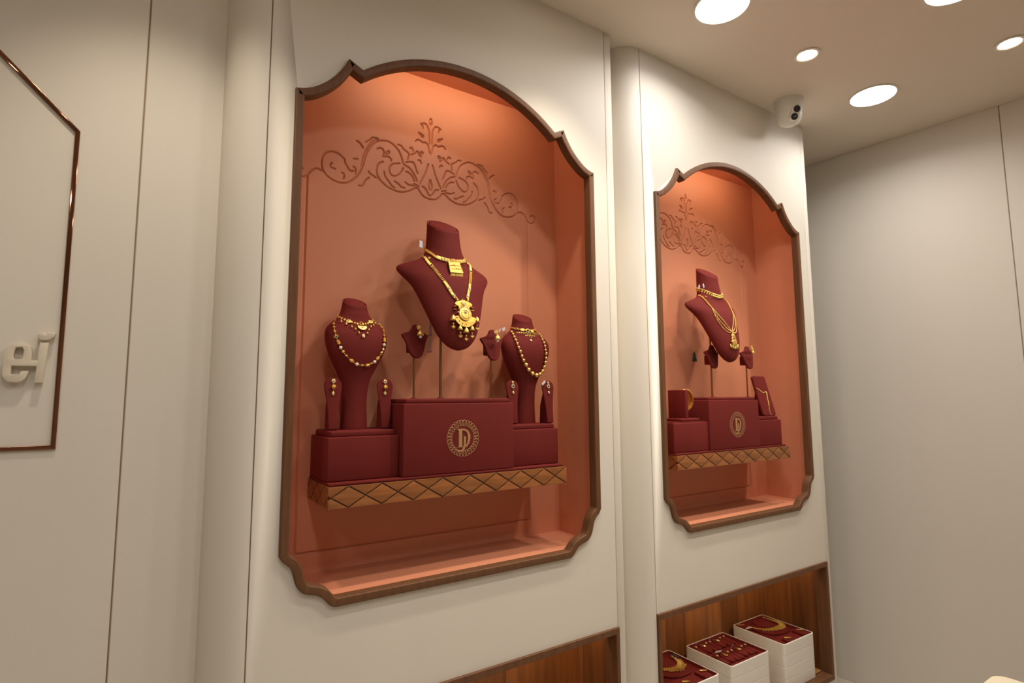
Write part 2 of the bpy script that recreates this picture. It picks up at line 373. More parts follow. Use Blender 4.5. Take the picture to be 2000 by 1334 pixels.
# ------------------------------------------------------------------ wooden shelf with carved diamonds
def shelf(cx, label, dx=0.0):
    t = thing('display_shelf', label, 'shelf', (cx+dx, 0, 1.178), group='diamond-carved shelves')
    hw, y0, y1, h = .381, .0345, .249, .054
    obj('body', box(-hw+.003, hw-.003, y0+.003, y1, 0, h, .001, 1), 'groovewood', t)
    # diamonds: vertices of the lattice along the front
    n = 8; p = .0885; x0 = -.286-p/2-.004; g = .0022
    def piece(nm, poly, place):
        # poly in (u,z); place maps front plane
        me = shape_mesh(nm, [poly], y0, y0+.006, .0008, 1)
        return obj(nm, me, 'shelfwood', t)
    X = [-.375+p*i for i in range(10)]
    X = [-.3735 + p*i for i in range(10)]
    cz = h/2; e = .0015
    for i in range(9):
        a, b = X[i], X[i]+p
        if a > hw: break
        m = (a+b)/2
        # diamond centred at m, clipped by shelf ends
        dm = [(a+g*1.3, cz), (m, e+g*.6+.0), (b-g*1.3, cz), (m, h-e-g*.6)]
        if b-.001 > hw: dm = [(a+g*1.3, cz), (m, e+g*.6), (hw, cz-(cz-e)*(b-hw)/(p/2)), (hw, cz+(cz-e)*(b-hw)/(p/2)), (m, h-e-g*.6)]
        piece('diamond', dm, 0)
    for i in range(10):
        a = X[i]-p/2; b = X[i]+p/2; m = X[i]
        def clip(lo, hi, zed, zmid):
            pts = [(max(lo,-hw), zed), (min(hi,hw), zed)]
            return pts
        lo, hi = max(a+g, -hw), min(b-g, hw)
        if lo >= hi: continue
        mm = min(max(m, -hw), hw)
        for top in (0, 1):
            ze = h if top else 0.0; zm = cz+(g*.9 if top else -g*.9)
            poly = [(lo, ze), (hi, ze)]
            def zat(x): return zm + (ze-zm)*min(1, abs(x-m)/(p/2-g))
            if hi < b-g-1e-6: poly.append((hi, zat(hi)))
            if -hw < m < hw: poly.append((m, zm))
            if lo > a+g+1e-6: poly.append((lo, zat(lo)))
            if len(poly) < 3: continue
            A = sum(poly[k][0]*poly[(k+1)%len(poly)][1]-poly[(k+1)%len(poly)][0]*poly[k][1] for k in range(len(poly)))
            if abs(A) < 2e-5: continue
            piece('wedge', poly, 0)
    # left and right ends carry the same diamonds
    for s in (-1, 1):
        ys = [y0+.006, y0+.006+.0695, y0+.006+.139, y1-.001]
        for k in range(3):
            ya, yb = ys[k], ys[k+1]; ym = (ya+yb)/2
            for nm, poly in (('diamond', [(ya+g,cz),(ym,e+g),(yb-g,cz),(ym,h-e-g)]), ('wedge', [(ya+.0005,0),(ym-g,0),(ya+.0005,cz-g*.8)]), ('wedge', [(ym+g,0),(yb-.0005,0),(yb-.0005,cz-g*.8)]),
                             ('wedge', [(ya+.0005,h),(ym-g,h),(ya+.0005,cz+g*.8)]), ('wedge', [(ym+g,h),(yb-.0005,h),(yb-.0005,cz+g*.8)])):
                bm = bmesh.new(); xo = s*hw; xi = s*(hw-.005)
                va = [bm.verts.new((xo,a,z)) for a,z in poly]; vb = [bm.verts.new((xi,a,z)) for a,z in poly]
                bm.faces.new(va); bm.faces.new(vb)
                for q in range(len(poly)): bm.faces.new((va[q],va[(q+1)%len(poly)],vb[(q+1)%len(poly)],vb[q]))
                obj(nm, bm, 'shelfwood', t)
    return t
shelf(.771, 'brown wooden shelf carved with diamonds in the near niche')
shelf(2.0776, 'brown wooden shelf carved with diamonds in the far niche', -.008)

# ------------------------------------------------------------------ velvet risers
def emblem(parent, x, z, y, s=1.0):
    R = .0525*s
    e = bpy.data.objects.new('emblem', None); COL.objects.link(e); e.parent = parent; e.location = (x, y, z)
    e['label'] = 'gold foil emblem: chain ring around the letters D and J'
    bm = bmesh.new(); N = 30; rm = R*.845; ra = R*.155; rb = R*.135
    for k in range(N):
        a0 = 2*math.pi*k/N; c = Vector((math.cos(a0)*rm, 0, math.sin(a0)*rm)); er = Vector((math.cos(a0),0,math.sin(a0))); et = Vector((-math.sin(a0),0,math.cos(a0)))
        pts = [c+er*ra*math.cos(t)+et*rb*math.sin(t) for t in np.linspace(0, 2*math.pi, 15)[:-1]]
        add_tube(bm, pts, .0008*s, 5, True)
    for v in bm.verts: v.co.y = v.co.y*.35
    obj('ring', bm, 'foil', e)
    k = s*.0525/52.0          # drawn on a +-52 grid
    D = [(-14,-24),(-14,20),(-20,27),(4,27),(16,22),(23,11),(24,0),(21,-14),(13,-24),(9,-27),(9,-22),(14,-12),(16,1),(14,13),(8,20),(0,22),(-3,22),(-3,-22),(0,-26),(-22,-26)]
    J = [(2,-18),(2,6),(9,4),(9,-22),(5,-32),(-4,-38),(-16,-38),(-24,-33),(-14,-34.5),(-5,-33),(0,-27)]
    for nm, P in (('letter_d', D), ('letter_j', J)):
        obj(nm, shape_mesh(nm, [[(a*k, b*k) for a, b in P]], -.0007, .0004), 'foil', e)
    return e
def riser(x0, x1, y0, y1, z0, zr, zt, label, logo=None, cush=None):
    xm, ym = (x0+x1)/2, (y0+y1)/2
    t = thing('velvet_riser', label, 'display block', (xm, ym, z0), group='burgundy velvet blocks on the shelves')
    hx, hy = (x1-x0)/2, (y1-y0)/2
    obj('body', box(-hx, hx, -hy, hy, 0, zr-z0, .004, 3), 'velvet', t)
    c = cush or (-hx+.009, hx-.009, -hy+.009, hy-.009)
    obj('top_cushion', box(c[0], c[1], c[2], c[3], zr-z0-.002, zt-z0, .0055, 4), 'velvet', t, label='padded velvet top')
    if logo: emblem(t, logo[0]-xm, logo[1]-z0, -hy-.0006)
    return t
ZS = 1.232
def base_pad(cx, x0, x1, label):
    t = thing('base_pad', label, 'display base', (cx, 0, ZS), group='velvet base pads')
    obj('pad', box(x0, x1, .042, .246, .0002, .0075, .0025, 2), 'velvet', t); return t
Z0 = ZS+.0077
base_pad(.771, -.378, .374, 'thin burgundy velvet pad on the shelf of the near niche')
base_pad(2.0776, -.387, .352, 'thin burgundy velvet pad on the shelf of the far niche')
n1 = .771
riser(n1-.1815, n1+.1815, .043, .24, Z0, 1.440, 1.4535, 'tall burgundy velvet block with gold emblem in the near niche', logo=(n1+.004, 1.338))
riser(n1-.378, n1-.1825, .066, .24, Z0, 1.354, 1.3695, 'low burgundy velvet block at the left end of the near shelf')
riser(n1+.1825, n1+.374, .066, .24, Z0, 1.354, 1.3695, 'low burgundy velvet block at the right end of the near shelf')
n2 = 2.0776
riser(n2-.179, n2+.159, .043, .24, Z0, 1.441, 1.4535, 'tall burgundy velvet block with gold emblem in the far niche', logo=(n2+.004, 1.338))
riser(n2-.386, n2-.180, .050, .24, Z0, 1.354, 1.3575, 'low burgundy velvet block at the left end of the far shelf', cush=(-.1,.1,-.092,.09))
riser(n2+.160, n2+.338, .050, .24, Z0, 1.352, 1.3675, 'low burgundy velvet block at the right end of the far shelf')

# ------------------------------------------------------------------ busts
def loft(rings, n=56, bend=0.0, tilt=0.0, tz=0.0):
    """rings (z, yc, a, b, e): returns bmesh, and top ring centre"""
    C = catmull(rings, 4); bm = bmesh.new(); R = []
    zt = C[-1][0]
    def P(z, yc, a, b, e, t):
        c, s = math.cos(t), math.sin(t)
        x = a*math.copysign(abs(c)**(2/e), c); y = b*math.copysign(abs(s)**(2/e), s)
        wgt = max(0, min(1, (z-tz)/(zt-tz))) if tilt else 0
        return Vector((x, yc+y+bend*x*x, z+tilt*y*wgt))
    T = [2*math.pi*k/n for k in range(n)]
    for r in C: R.append([bm.verts.new(P(*r, t)) for t in T])
    if tilt:
        z, yc, a, b, e = C[-1]
        for sc, dz in ((.90, .0008), (.88, -.004)): R.append([bm.verts.new(P(z, yc, a*sc, b*sc, e, t)+Vector((0,0,dz))) for t in T])
    for A, B in zip(R, R[1:]):
        for k in range(n): bm.faces.new((A[k], A[(k+1)%n], B[(k+1)%n], B[k]))
    bm.faces.new(R[0]); bm.faces.new(R[-1])
    cap = None
    if tilt:
        cap = bmesh.new(); z, yc, a, b, e = C[-1]; rr = []
        for sc, dz in ((.85, -.006), (.85, .0005), (.80, .0022)): rr.append([cap.verts.new(P(z, yc, a*sc, b*sc, e, t)+Vector((0,0,dz))) for t in T])
        for A, B in zip(rr, rr[1:]):
            for k in range(n): cap.faces.new((A[k], A[(k+1)%n], B[(k+1)%n], B[k]))
        cap.faces.new(rr[-1])
    return bm, cap
SB = [(0,0,.037,.030,2),(.004,0,.038,.031,2),(.06,0,.0355,.029,2),(.11,-.001,.0375,.030,2),(.145,-.003,.047,.033,2),(.175,-.006,.062,.037,2.1),(.205,-.009,.077,.040,2.2),(.235,-.010,.087,.041,2.3),(.262,-.008,.0895,.039,2.3),(.282,-.002,.083,.036,2.2),(.298,.004,.068,.034,2.1),(.312,.008,.051,.034,2),(.326,.010,.042,.034,2),(.345,.011,.0365,.032,2),(.360,.011,.034,.031,2)]
b_, c_ = loft(SB, 56, 0.0, .58, .322); SBM = mesh_from_bm(b_, 'bust_body', 50); SCM = mesh_from_bm(c_, 'neck_cap', 50)
BB = [(0,.0,.006,.005,2),(.006,-.001,.026,.012,2),(.02,-.001,.046,.019,2.1),(.048,.002,.067,.026,2.2),(.10,.012,.0885,.033,2.2),(.17,.032,.114,.037,2.2),(.20,.042,.129,.038,2.2),(.222,.050,.147,.036,2.2),(.240,.057,.159,.031,2.2),(.256,.064,.154,.029,2.1),(.270,.071,.122,.031,2.0),(.284,.077,.089,.036,2),(.300,.083,.070,.040,2),(.322,.088,.061,.042,2),(.362,.092,.056,.041,2),(.404,.094,.0535,.040,2)]
b_, c_ = loft(BB, 64, 1.2, .70, .325); BBM = mesh_from_bm(b_, 'bust_body', 50); BCM = mesh_from_bm(c_, 'neck_cap', 50)
def small_bust(x, y, z, rz, label):
    t = thing('display_bust', label, 'bust', (x,y,z), rz, 'burgundy velvet display busts')
    b = obj('bust_body', SBM, 'velvet', t); obj('neck_cap', SCM, 'velvet', t, label='slanted oval neck top'); t['_h'] = 0
    del t['_h']; return t, b
def big_bust(x, y, z, zbox, rz, label):
    t = thing('display_bust', label, 'bust', (x,y,zbox), rz, 'burgundy velvet display busts')
    b = obj('bust_body', BBM, 'velvet', t, (0,0,z-zbox)); obj('neck_cap', BCM, 'velvet', t, (0,0,z-zbox), label='slanted oval neck top')
    bm = bmesh.new(); add_cyl(bm, (-.012,.085,0), (-.012,.085,z-zbox+.17), .0042, n=14); add_lathe(bm, [(.011,0),(.011,.002),(.0045,.004)], (-.012,.085,0))
    obj('pole', bm, 'brass', t, label='thin brass pole'); return t, b
ZB, ZM = 1.3697, 1.4537
b1, b1m = small_bust(n1-.284, .155, ZB, math.radians(4), 'small burgundy velvet bust at the left end of the near shelf')
b2, b2m = small_bust(n1+.300, .155, ZB, math.radians(-6), 'small burgundy velvet bust at the right end of the near shelf')
B1, B1m = big_bust(n1-.008, .055, 1.595, ZM, math.radians(2), 'large burgundy velvet bust on a pole above the near shelf')
B2, B2m = big_bust(n2-.022, .048, 1.60, ZM, math.radians(0), 'large burgundy velvet bust on a pole above the far shelf')

# ------------------------------------------------------------------ mini earring busts and earring tongues
hm = [(0,0),(.012,.0035),(.020,.014),(.026,.030),(.032,.050),(.0405,.067),(.0415,.074),(.033,.0775),(.021,.082),(.014,.091),(.010,.099),(.004,.1025)]
mini = hm + [(-x, z) for x, z in reversed(hm[1:])]
mini = [tuple(p) for p in catmull(mini, 3, True)]
MINI = shape_mesh('plate', [mini], -.005, .005, .003, 2, 50)
def bendmesh(me, k):
    for v in me.vertices: v.co.y += k*v.co.x**2
    me.update()
bm = bmesh.new(); bm.from_mesh(MINI); 
MINI_ = MINI; bendmesh(MINI, 5.0); bm.free()
def mini_bust(x, y, zb, zbox, rz, label):
    t = thing('earring_bust', label, 'earring stand', (x,y,zbox), rz, 'mini velvet earring busts on poles')
    h = zb-zbox
    obj('plate', MINI, 'velvet', t, (0,0,h), (math.radians(-8),0,0))
    obj('back_block', box(-.019, .019, .004, .040, h+.018, h+.058, .003, 2), 'velvet', t)
    bm = bmesh.new(); add_cyl(bm, (0,.02,0), (0,.02,h+.03), .0032, n=12); add_lathe(bm, [(.009,0),(.009,.002),(.0035,.0035)], (0,.02,0), 16)
    obj('pole', bm, 'brass', t, label='thin brass pole'); return t
m1 = mini_bust(n1-.110, .12, 1.572, ZM, 0, 'mini velvet earring bust left of the large bust in the near niche')
m2 = mini_bust(n1+.158, .12, 1.574, ZM, 0, 'mini velvet earring bust right of the large bust in the near niche')
m3 = mini_bust(n2-.064, .092, 1.574, ZM, math.radians(-4), 'mini velvet earring bust at the left in the far niche')
m4 = mini_bust(n2+.142, .062, 1.576, ZM, math.radians(-4), 'mini velvet earring bust at the right in the far niche')
tg = [(0.013,0),(.0135,.03),(.0155,.06),(.0195,.09),(.0235,.112),(.0235,.124),(.0185,.134),(.010,.1395)]
tong = tg + [(0,.1405)] + [(-x, z) for x, z in reversed(tg)]
TONG = shape_mesh('tongue', [tong], -.003, .003, .0022, 2, 50)
def tongue_stand(x, y, rz, label):
    t = thing('earring_stand', label, 'earring stand', (x,y,ZB), rz, 'tongue-shaped velvet earring stands')
    obj('tongue', TONG, 'velvet', t, (0,0,.002), (math.radians(-6),0,0))
    bm = bmesh.new(); pr = [(.004,0),(.045,0),(.040,.06),(.0175,.122),(.012,.122)]
    a = [bm.verts.new((-.011,p,q)) for p,q in pr]; b = [bm.verts.new((.011,p,q)) for p,q in pr]
    bm.faces.new(a); bm.faces.new(b)
    for k in range(5): bm.faces.new((a[k],a[(k+1)%5],b[(k+1)%5],b[k]))
    obj('support', bm, 'velvet', t); return t
t1 = tongue_stand(n1-.352, .112, 0, 'velvet earring tongue left of the left small bust in the near niche')
t2 = tongue_stand(n1-.206, .112, 0, 'velvet earring tongue right of the left small bust in the near niche')
t3 = tongue_stand(n1+.222, .10, 0, 'velvet earring tongue left of the right small bust, beside the tall block')
t4 = tongue_stand(n1+.355, .085, 0, 'velvet earring tongue at the right end of the near shelf')
# ------------------------------------------------------------------ cubbies below the niches
def cubby(x0, x1, label, ledlab):
    t = thing('open_cubby', label, 'cubby', (x0, 0, .2), group='walnut-lined cubbies below the niches')
    w = x1-x0; h = .50; yb = .31; f = .021; z0 = 0.0
    for nm, b in (('frame_rail', (0, w, .004, .055, h-f, h)), ('frame_rail', (0, w, .004, .055, -.012, .011)), ('frame_stile', (0, f*.75, .004, .06, .011, h-f)), ('frame_stile', (w-f*.75, w, .004, .06, .011, h-f))):
        obj(nm, box(*b, .0015, 1), 'brown', t)
    n = 9; pw = (w-.004)/n
    for i in range(n):
        obj('back_plank', box(.002+pw*i+.0004, .002+pw*(i+1)-.0004, yb, yb+.012, -.01, h+.03, .0006, 1), 'cubwood' if i % 3 else 'cubwood2', t)
    for s, xa in ((0, .0005), (1, w-.0125)):
        for k in range(2):
            obj('side_plank', box(xa, xa+.012, .055+k*.128, .055+(k+1)*.128-.0006, -.01, h+.03, .0006, 1), ('cubwood2', 'cubwood')[k], t)
    obj('top_panel', box(-.01, w+.01, .05, yb+.01, h+.012, h+.03), 'cubwood2', t)
    obj('cubby_floor', box(-.01, w+.01, .05, yb+.01, -.015, .011), 'floorwood', t)
    l = thing('led_strip', ledlab, 'lamp', ((x0+x1)/2, .064, .2+h-.004))
    obj('strip_housing', box(-w/2+.03, w/2-.03, -.008, 0, -.008, .008), 'brown', l)
    obj('strip_light', box(-w/2+.035, w/2-.035, 0, .003, -.006, .002), MT['led'], l)
    strip_lamp(l, w-.07, CUB_W, math.radians(60), (0,.005,-.002))
    return t
cubby(.212, 1.342, 'walnut-lined cubby with brown frame below the near niche', 'warm light strip hidden behind the top rail of the near cubby')
cubby(1.5255, 2.650, 'walnut-lined cubby with brown frame below the far niche, holding white trays', 'warm light strip hidden behind the top rail of the far cubby')

# ------------------------------------------------------------------ stacked white trays
def rrect(x0, x1, y0, y1, r, n=5):
    P = []
    for cx, cy, a0 in ((x1-r,y1-r,0),(x0+r,y1-r,90),(x0+r,y0+r,180),(x1-r,y0+r,270)):
        for k in range(n+1):
            a = math.radians(a0+90*k/n); P.append((cx+r*math.cos(a), cy+r*math.sin(a)))
    return P
def prism(bm, P, z0, z1):
    a = [bm.verts.new((x,y,z0)) for x,y in P]; b = [bm.verts.new((x,y,z1)) for x,y in P]
    bm.faces.new(list(reversed(a))); bm.faces.new(b)
    for k in range(len(P)): bm.faces.new((a[k],a[(k+1)%len(P)],b[(k+1)%len(P)],b[k]))
def tray_body(hx, hy, h):
    bm = bmesh.new(); O = rrect(-hx,hx,-hy,hy,.012); O2 = rrect(-hx+.0012,hx-.0012,-hy+.0012,hy-.0012,.011); I2 = rrect(-hx+.0042,hx-.0042,-hy+.0042,hy-.0042,.009)
    lv = [(O2,0.0),(O,.0014),(O,h-.0012),(O2,h),(I2,h),(I2,h-.022)]
    R = [[bm.verts.new((x,y,z)) for x,y in P] for P,z in lv]; n = len(O)
    for a, b in zip(R, R[1:]):
        for k in range(n): bm.faces.new((a[k],a[(k+1)%n],b[(k+1)%n],b[k]))
    bm.faces.new(R[0]); bm.faces.new(R[-1]); return mesh_from_bm(bm, 'tray_body', 40)
TH = .047; ZT0 = .2115
def tray_stack(x0, x1, y0, y1, labs):
    hx, hy = (x1-x0)/2, (y1-y0)/2; me = tray_body(hx, hy, TH); out = []
    for k in range(4):
        t = thing('jewellery_tray', labs[k], 'tray', ((x0+x1)/2, (y0+y1)/2, ZT0+k*(TH+.0004)), group='white trays stacked in the far cubby')
        obj('tray_body', me, 'tray', t); out.append(t)
    bm = bmesh.new(); R = []
    for ins, z in ((.0043, TH-.0012), (.0058, TH-.0016), (.0066, TH-.004), (.0070, TH-.012)):
        R.append([bm.verts.new((x,y,z)) for x,y in rrect(-hx+ins,hx-ins,-hy+ins,hy-ins,.009)])
    n = len(R[0])
    for a, b in zip(R, R[1:]):
        for q in range(n): bm.faces.new((a[q],a[(q+1)%n],b[(q+1)%n],b[q]))
    bm.faces.new(R[-1]); obj('velvet_pad', bm, 'velvet', out[-1])
    return out, hx, hy
def labs(w, topl):
    return ['white tray at the very bottom of the %s stack' % w, 'white tray second from the bottom of the %s stack' % w, 'white tray right under the top one of the %s stack' % w, topl]
S1, s1x, s1y = tray_stack(1.632, 1.884, .034, .284, labs('left', 'top white tray of the left stack, with a gold necklace set on velvet'))
S2, s2x, s2y = tray_stack(1.969, 2.222, .042, .268, labs('middle', 'top white tray of the middle stack, with small pendants and rings on velvet'))
S3, s3x, s3y = tray_stack(2.324, 2.556, .036, .290, labs('right', 'top white tray of the right stack, with a broad gold necklace on velvet'))

# ------------------------------------------------------------------ ceiling lights
def panel_light(x, y, lab):
    t = thing('ceiling_panel_light', lab, 'ceiling light', (x,y,ZC), group='large round ceiling panels')
    bm = bmesh.new(); add_lathe(bm, [(.0905,0),(.097,-.0015),(.0965,-.0035),(.0885,-.004),(.0875,-.001)], n=48); obj('trim_ring', bm, 'trim_white', t)
    bm = bmesh.new(); add_lathe(bm, [(.0885,-.0012),(.0885,-.0026)], n=48); obj('diffuser', bm, MT['panel_light'], t, label='glowing white disc')
    ld = bpy.data.lights.new('panel', 'AREA'); ld.shape = 'DISK'; ld.size = .17; ld.energy = PANEL_W; ld.color = (1,.96,.91); ld.spread = math.radians(155)
    o = bpy.data.objects.new('panel_glow', ld); COL.objects.link(o); o.parent = t; o.location = (0,0,-.0045)
    return t
for x, y, lab in ((1.595,-.312,'large white ceiling panel at the top edge, nearest the wall'), (2.665,-.322,'large white ceiling panel beside the security camera'), (2.170,-.795,'large white ceiling panel cut off at the top edge, further right'),
                  (1.10,-.795,'large white ceiling panel out of view above the shop aisle'), (.03,-1.28,'large white ceiling panel out of view above the viewer'),
                  (1.10,-1.75,'large white ceiling panel out of view behind the counter table'), (-1.0,-1.75,'large white ceiling panel out of view at far left'),
                  (.03,-2.25,'large white ceiling panel out of view behind the viewer')):
    panel_light(x, y, lab)
def spot_light(x, y, lab, tilt=(0,0)):
    t = thing('ceiling_spot', lab, 'ceiling light', (x,y,ZC), group='small warm ceiling spots')
    bm = bmesh.new(); add_lathe(bm, [(.036,-.0005),(.050,-.001),(.050,-.003),(.044,-.005),(.037,-.0035),(.034,-.0010)], n=36); obj('trim_ring', bm, 'trim_white', t)
    bm = bmesh.new(); add_lathe(bm, [(.034,-.0006),(.034,-.0016)], n=32); obj('lens', bm, MT['spot_light'], t, label='glowing warm lens')
    ld = bpy.data.lights.new('spot', 'SPOT'); ld.energy = SPOT_W; ld.color = (1,.87,.70); ld.spot_size = math.radians(78); ld.spot_blend = .8; ld.shadow_soft_size = .03
    lo = bpy.data.objects.new('spot_beam', ld); COL.objects.link(lo); lo.parent = t; lo.location = (0,0,-.02); lo.rotation_euler = (tilt[0], tilt[1], 0)
    return t
for x, y, lab, tl in ((2.118,-.322,'small warm ceiling spot between two large panels, near the camera housing',(.14,.16)), (2.705,-.787,'small warm ceiling spot at the right edge of the picture',(.36,.35)), (1.055,-.30,'small warm ceiling spot out of view above the near niche',(.13,.0)),
                  (1.635,-.787,'small warm ceiling spot out of view above the shop aisle',(.40,.26)), (-.02,-.31,'small warm ceiling spot out of view above the left wall',(.10,0))):
    spot_light(x, y, lab, tl)

# ------------------------------------------------------------------ security camera
t = thing('security_camera', 'white dome security camera on the ceiling above the far niche', 'security camera', (2.392, -.085, ZC), math.radians(0))
bm = bmesh.new(); add_lathe(bm, [(.0,0),(.062,0),(.062,-.006),(.0605,-.010),(.058,-.05),(.055,-.062)], n=40); obj('housing', bm, 'plastic', t)
bm = bmesh.new(); add_lathe(bm, [(.0545,-.058),(.054,-.07),(.050,-.088),(.040,-.104),(.024,-.114),(.0,-.117)], n=40)
bl = obj('turret', bm, 'plastic', t)
dv = Vector((-.52,-.78,-.34)).normalized(); q = dv.to_track_quat('Z','Y')
face = bpy.data.objects.new('face_plate', None)
c0 = Vector((0,0,-.062))
s_ = Vector((1,0,0)); s_ = (s_-dv*s_.dot(dv)).normalized(); u_ = dv.cross(s_)
if u_.z < 0: u_ = -u_
bm = bmesh.new()
P = [(.0165*math.cos(a), .0165*math.sin(a)+(.0165 if math.sin(a) > 0 else -.0165)) for a in np.linspace(0, 2*math.pi, 41)[:-1]]
fa = [bm.verts.new(c0+dv*.0615+s_*x*1.15+u_*y) for x, y in P]; fb = [bm.verts.new(c0+dv*.030+s_*x*1.4+u_*y*1.2) for x, y in P]
bm.faces.new(fa); bm.faces.new(fb)
for k in range(40): bm.faces.new((fa[k],fa[(k+1)%40],fb[(k+1)%40],fb[k]))
fp = obj('face_plate', bm, 'plastic', t)
for k, (yo, r, lb) in enumerate(((.0165,.0150,'black infrared window'), (-.0165,.0150,'glossy black camera lens'))):
    bm = bmesh.new(); add_cyl(bm, c0+dv*.0605+u_*yo, c0+dv*.0625+u_*yo, r, n=28); 
    if k: add_sphere(bm, tuple(c0+dv*.0615+u_*yo), .007, 10)
    obj('lens', bm, 'lens', fp, label=lb)

# ------------------------------------------------------------------ sign on the left wall
t = thing('wall_sign', 'rose gold chamfered sign outline with raised cream letters on the left wall', 'sign', (-.62, YL, 1.35))
w_ = .0085
ox = -.62
SG = [(-.155,1.352),(-.155,2.045),(-.335,2.225),(-.905,2.225),(-1.085,2.045),(-1.085,1.352)]
for k in range(len(SG)):
    a, b = Vector(SG[k]), Vector(SG[(k+1)%len(SG)]); dd = (b-a).normalized(); nn = Vector((-dd.y, dd.x))
    sl = .0
    q = [a-nn*0-dd*sl, b+dd*sl, b+dd*sl+nn*w_, a-dd*sl+nn*w_]
    # mitre towards the centre
    def mit(i):
        p0, p1, p2 = Vector(SG[i-1]), Vector(SG[i]), Vector(SG[(i+1)%len(SG)])
        A = (p1-p0).normalized(); B = (p2-p1).normalized(); na = Vector((-A.y,A.x)); nb = Vector((-B.y,B.x)); m = (na+nb).normalized()
        return p1+m*(w_/max(.3, m.dot(na)))
    q = [a, b, mit((k+1)%len(SG)), mit(k)]
    obj('frame_strip', shape_mesh('frame_strip', [[(p.x-ox, p.y-1.35) for p in q]], -.005, .003, .0004, 1), 'rosegold', t, label='mirror-polished rose gold strip')
def px2w(pts):  # drawing grid of the lettering -> wall metres
    return [((-.2473+(a-10)*.0000925)-ox, (1.4905-(b-1070)*.000123)-1.35) for a, b in pts]
E_out = catmull([(12,640),(10,900),(30,985),(110,1060),(200,1070),(310,1068),(400,1010),(455,900)], 4)
E_poly = [tuple(p) for p in E_out] + [(455,884),(325,884),(300,945),(152,945),(155,800),(600,800),(600,705),(480,705),(480,560),(450,470),(380,430),(230,425),(120,450),(45,520),(15,600)]
E_hole = [(185,560),(205,495),(310,488),(342,530),(335,650),(300,695),(200,695),(170,640)]
obj('letter_e', shape_mesh('letter_e', [px2w(E_poly), px2w(E_hole)], -.016, .001, .001, 1), 'letter', t, label='raised cream letter e')
R_poly = [(600,400),(560,1075),(690,1075),(700,980),(770,400)]
obj('letter_r', shape_mesh('letter_r', [px2w([(605,400),(560,1075),(695,1075),(760,400)])], -.016, .001, .001, 1), 'letter', t, label='raised cream letter r, stem')
obj('letter_r_hook', shape_mesh('letter_r_hook', [px2w([tuple(p) for p in catmull([(560,260),(580,330),(610,358),(680,360),(750,352),(790,320),(840,290),(850,232),(800,225),(730,230),(712,262),(690,270),(650,230)], 3, True)])], -.016, .001, .001, 1), 'letter', t, label='raised cream letter r, curled head')

# ------------------------------------------------------------------ cream counter table at lower right
t = thing('counter_table', 'cream counter table with rounded corner at the lower right edge', 'table', (1.50, -1.10, ZF))
bm = bmesh.new(); P = rrect(-.34,.335,-.26,.268,.03,6); prism(bm, P, .745, .785); obj('table_top', bm, 'counter', t)
for sx in (-.29,.28):
    for sy in (-.21,.21): 
        bm = bmesh.new(); add_cyl(bm, (sx,sy,0), (sx,sy,.745), .014, .02, 14); obj('leg', bm, 'brass', t)
bm = box(-.30,.295,-.22,.225,.68,.745,.004,2); obj('apron', bm, 'counter', t)
# ------------------------------------------------------------------ jewellery: shared little meshes
def mk(fn, name, angle=45):
    bm = bmesh.new(); fn(bm); return mesh_from_bm(bm, name, angle)
BALL = mk(lambda b: add_sphere(b, (0,0,0), 1, 12), 'bead', 80)
RIB = mk(lambda b: add_box(b, -.5,.5,-.5,.5,-.5,.5, .22, 2), 'link', 60)
def _flower(b, k=8):
    add_lathe(b, [(.62,0),(.62,.28),(.40,.45),(.0,.5)], n=14)
    for i in range(k):
        a = 2*math.pi*i/k; add_sphere(b, (.72*math.cos(a), .72*math.sin(a), .18), .27, 6)
FLOWER = mk(_flower, 'flower_link', 70)
def _disc(b): add_lathe(b, [(.9,0),(1,.12),(1,.3),(.85,.42),(.72,.34),(.6,.36),(.35,.55),(0,.6)], n=18)
DISC = mk(_disc, 'disc_link', 40)
GEM = mk(lambda b: add_lathe(b, [(1,0),(1,.25),(.62,.75),(.01,.78)], n=8), 'gem', 20)
DROP = mk(lambda b: add_lathe(b, [(.02,1.0),(.12,.75),(.3,.35),(.42,-.05),(.40,-.3),(.25,-.5),(.02,-.58)], n=12), 'drop', 70)   # hangs along +-Z
def _bell(b):
    add_lathe(b, [(.08,1.0),(.22,.95),(.30,.8),(.55,.55),(.72,.2),(.75,-.05),(.66,-.08),(.02,-.02)], n=16)
    for i in range(10):
        a = 2*math.pi*i/10; add_sphere(b, (.68*math.cos(a), .68*math.sin(a), -.2), .15, 6)
BELL = mk(_bell, 'bell_drop', 60)
RING = mk(lambda b: add_tube(b, [(math.cos(t), math.sin(t), .1) for t in np.linspace(0, 2*math.pi, 25)[:-1]], .16, 6, True), 'setting', 80)
DIAM = mk(lambda b: (add_lathe(b, [(1,0),(1,.25),(.7,.5),(.01,.52)], n=4)), 'diamond_bead', 20)
BARREL = mk(lambda b: add_lathe(b, [(.5,-1),(.72,-.9),(.72,-.7),(.62,-.62),(.62,.62),(.72,.7),(.72,.9),(.5,1)], n=14), 'barrel_bead', 30)

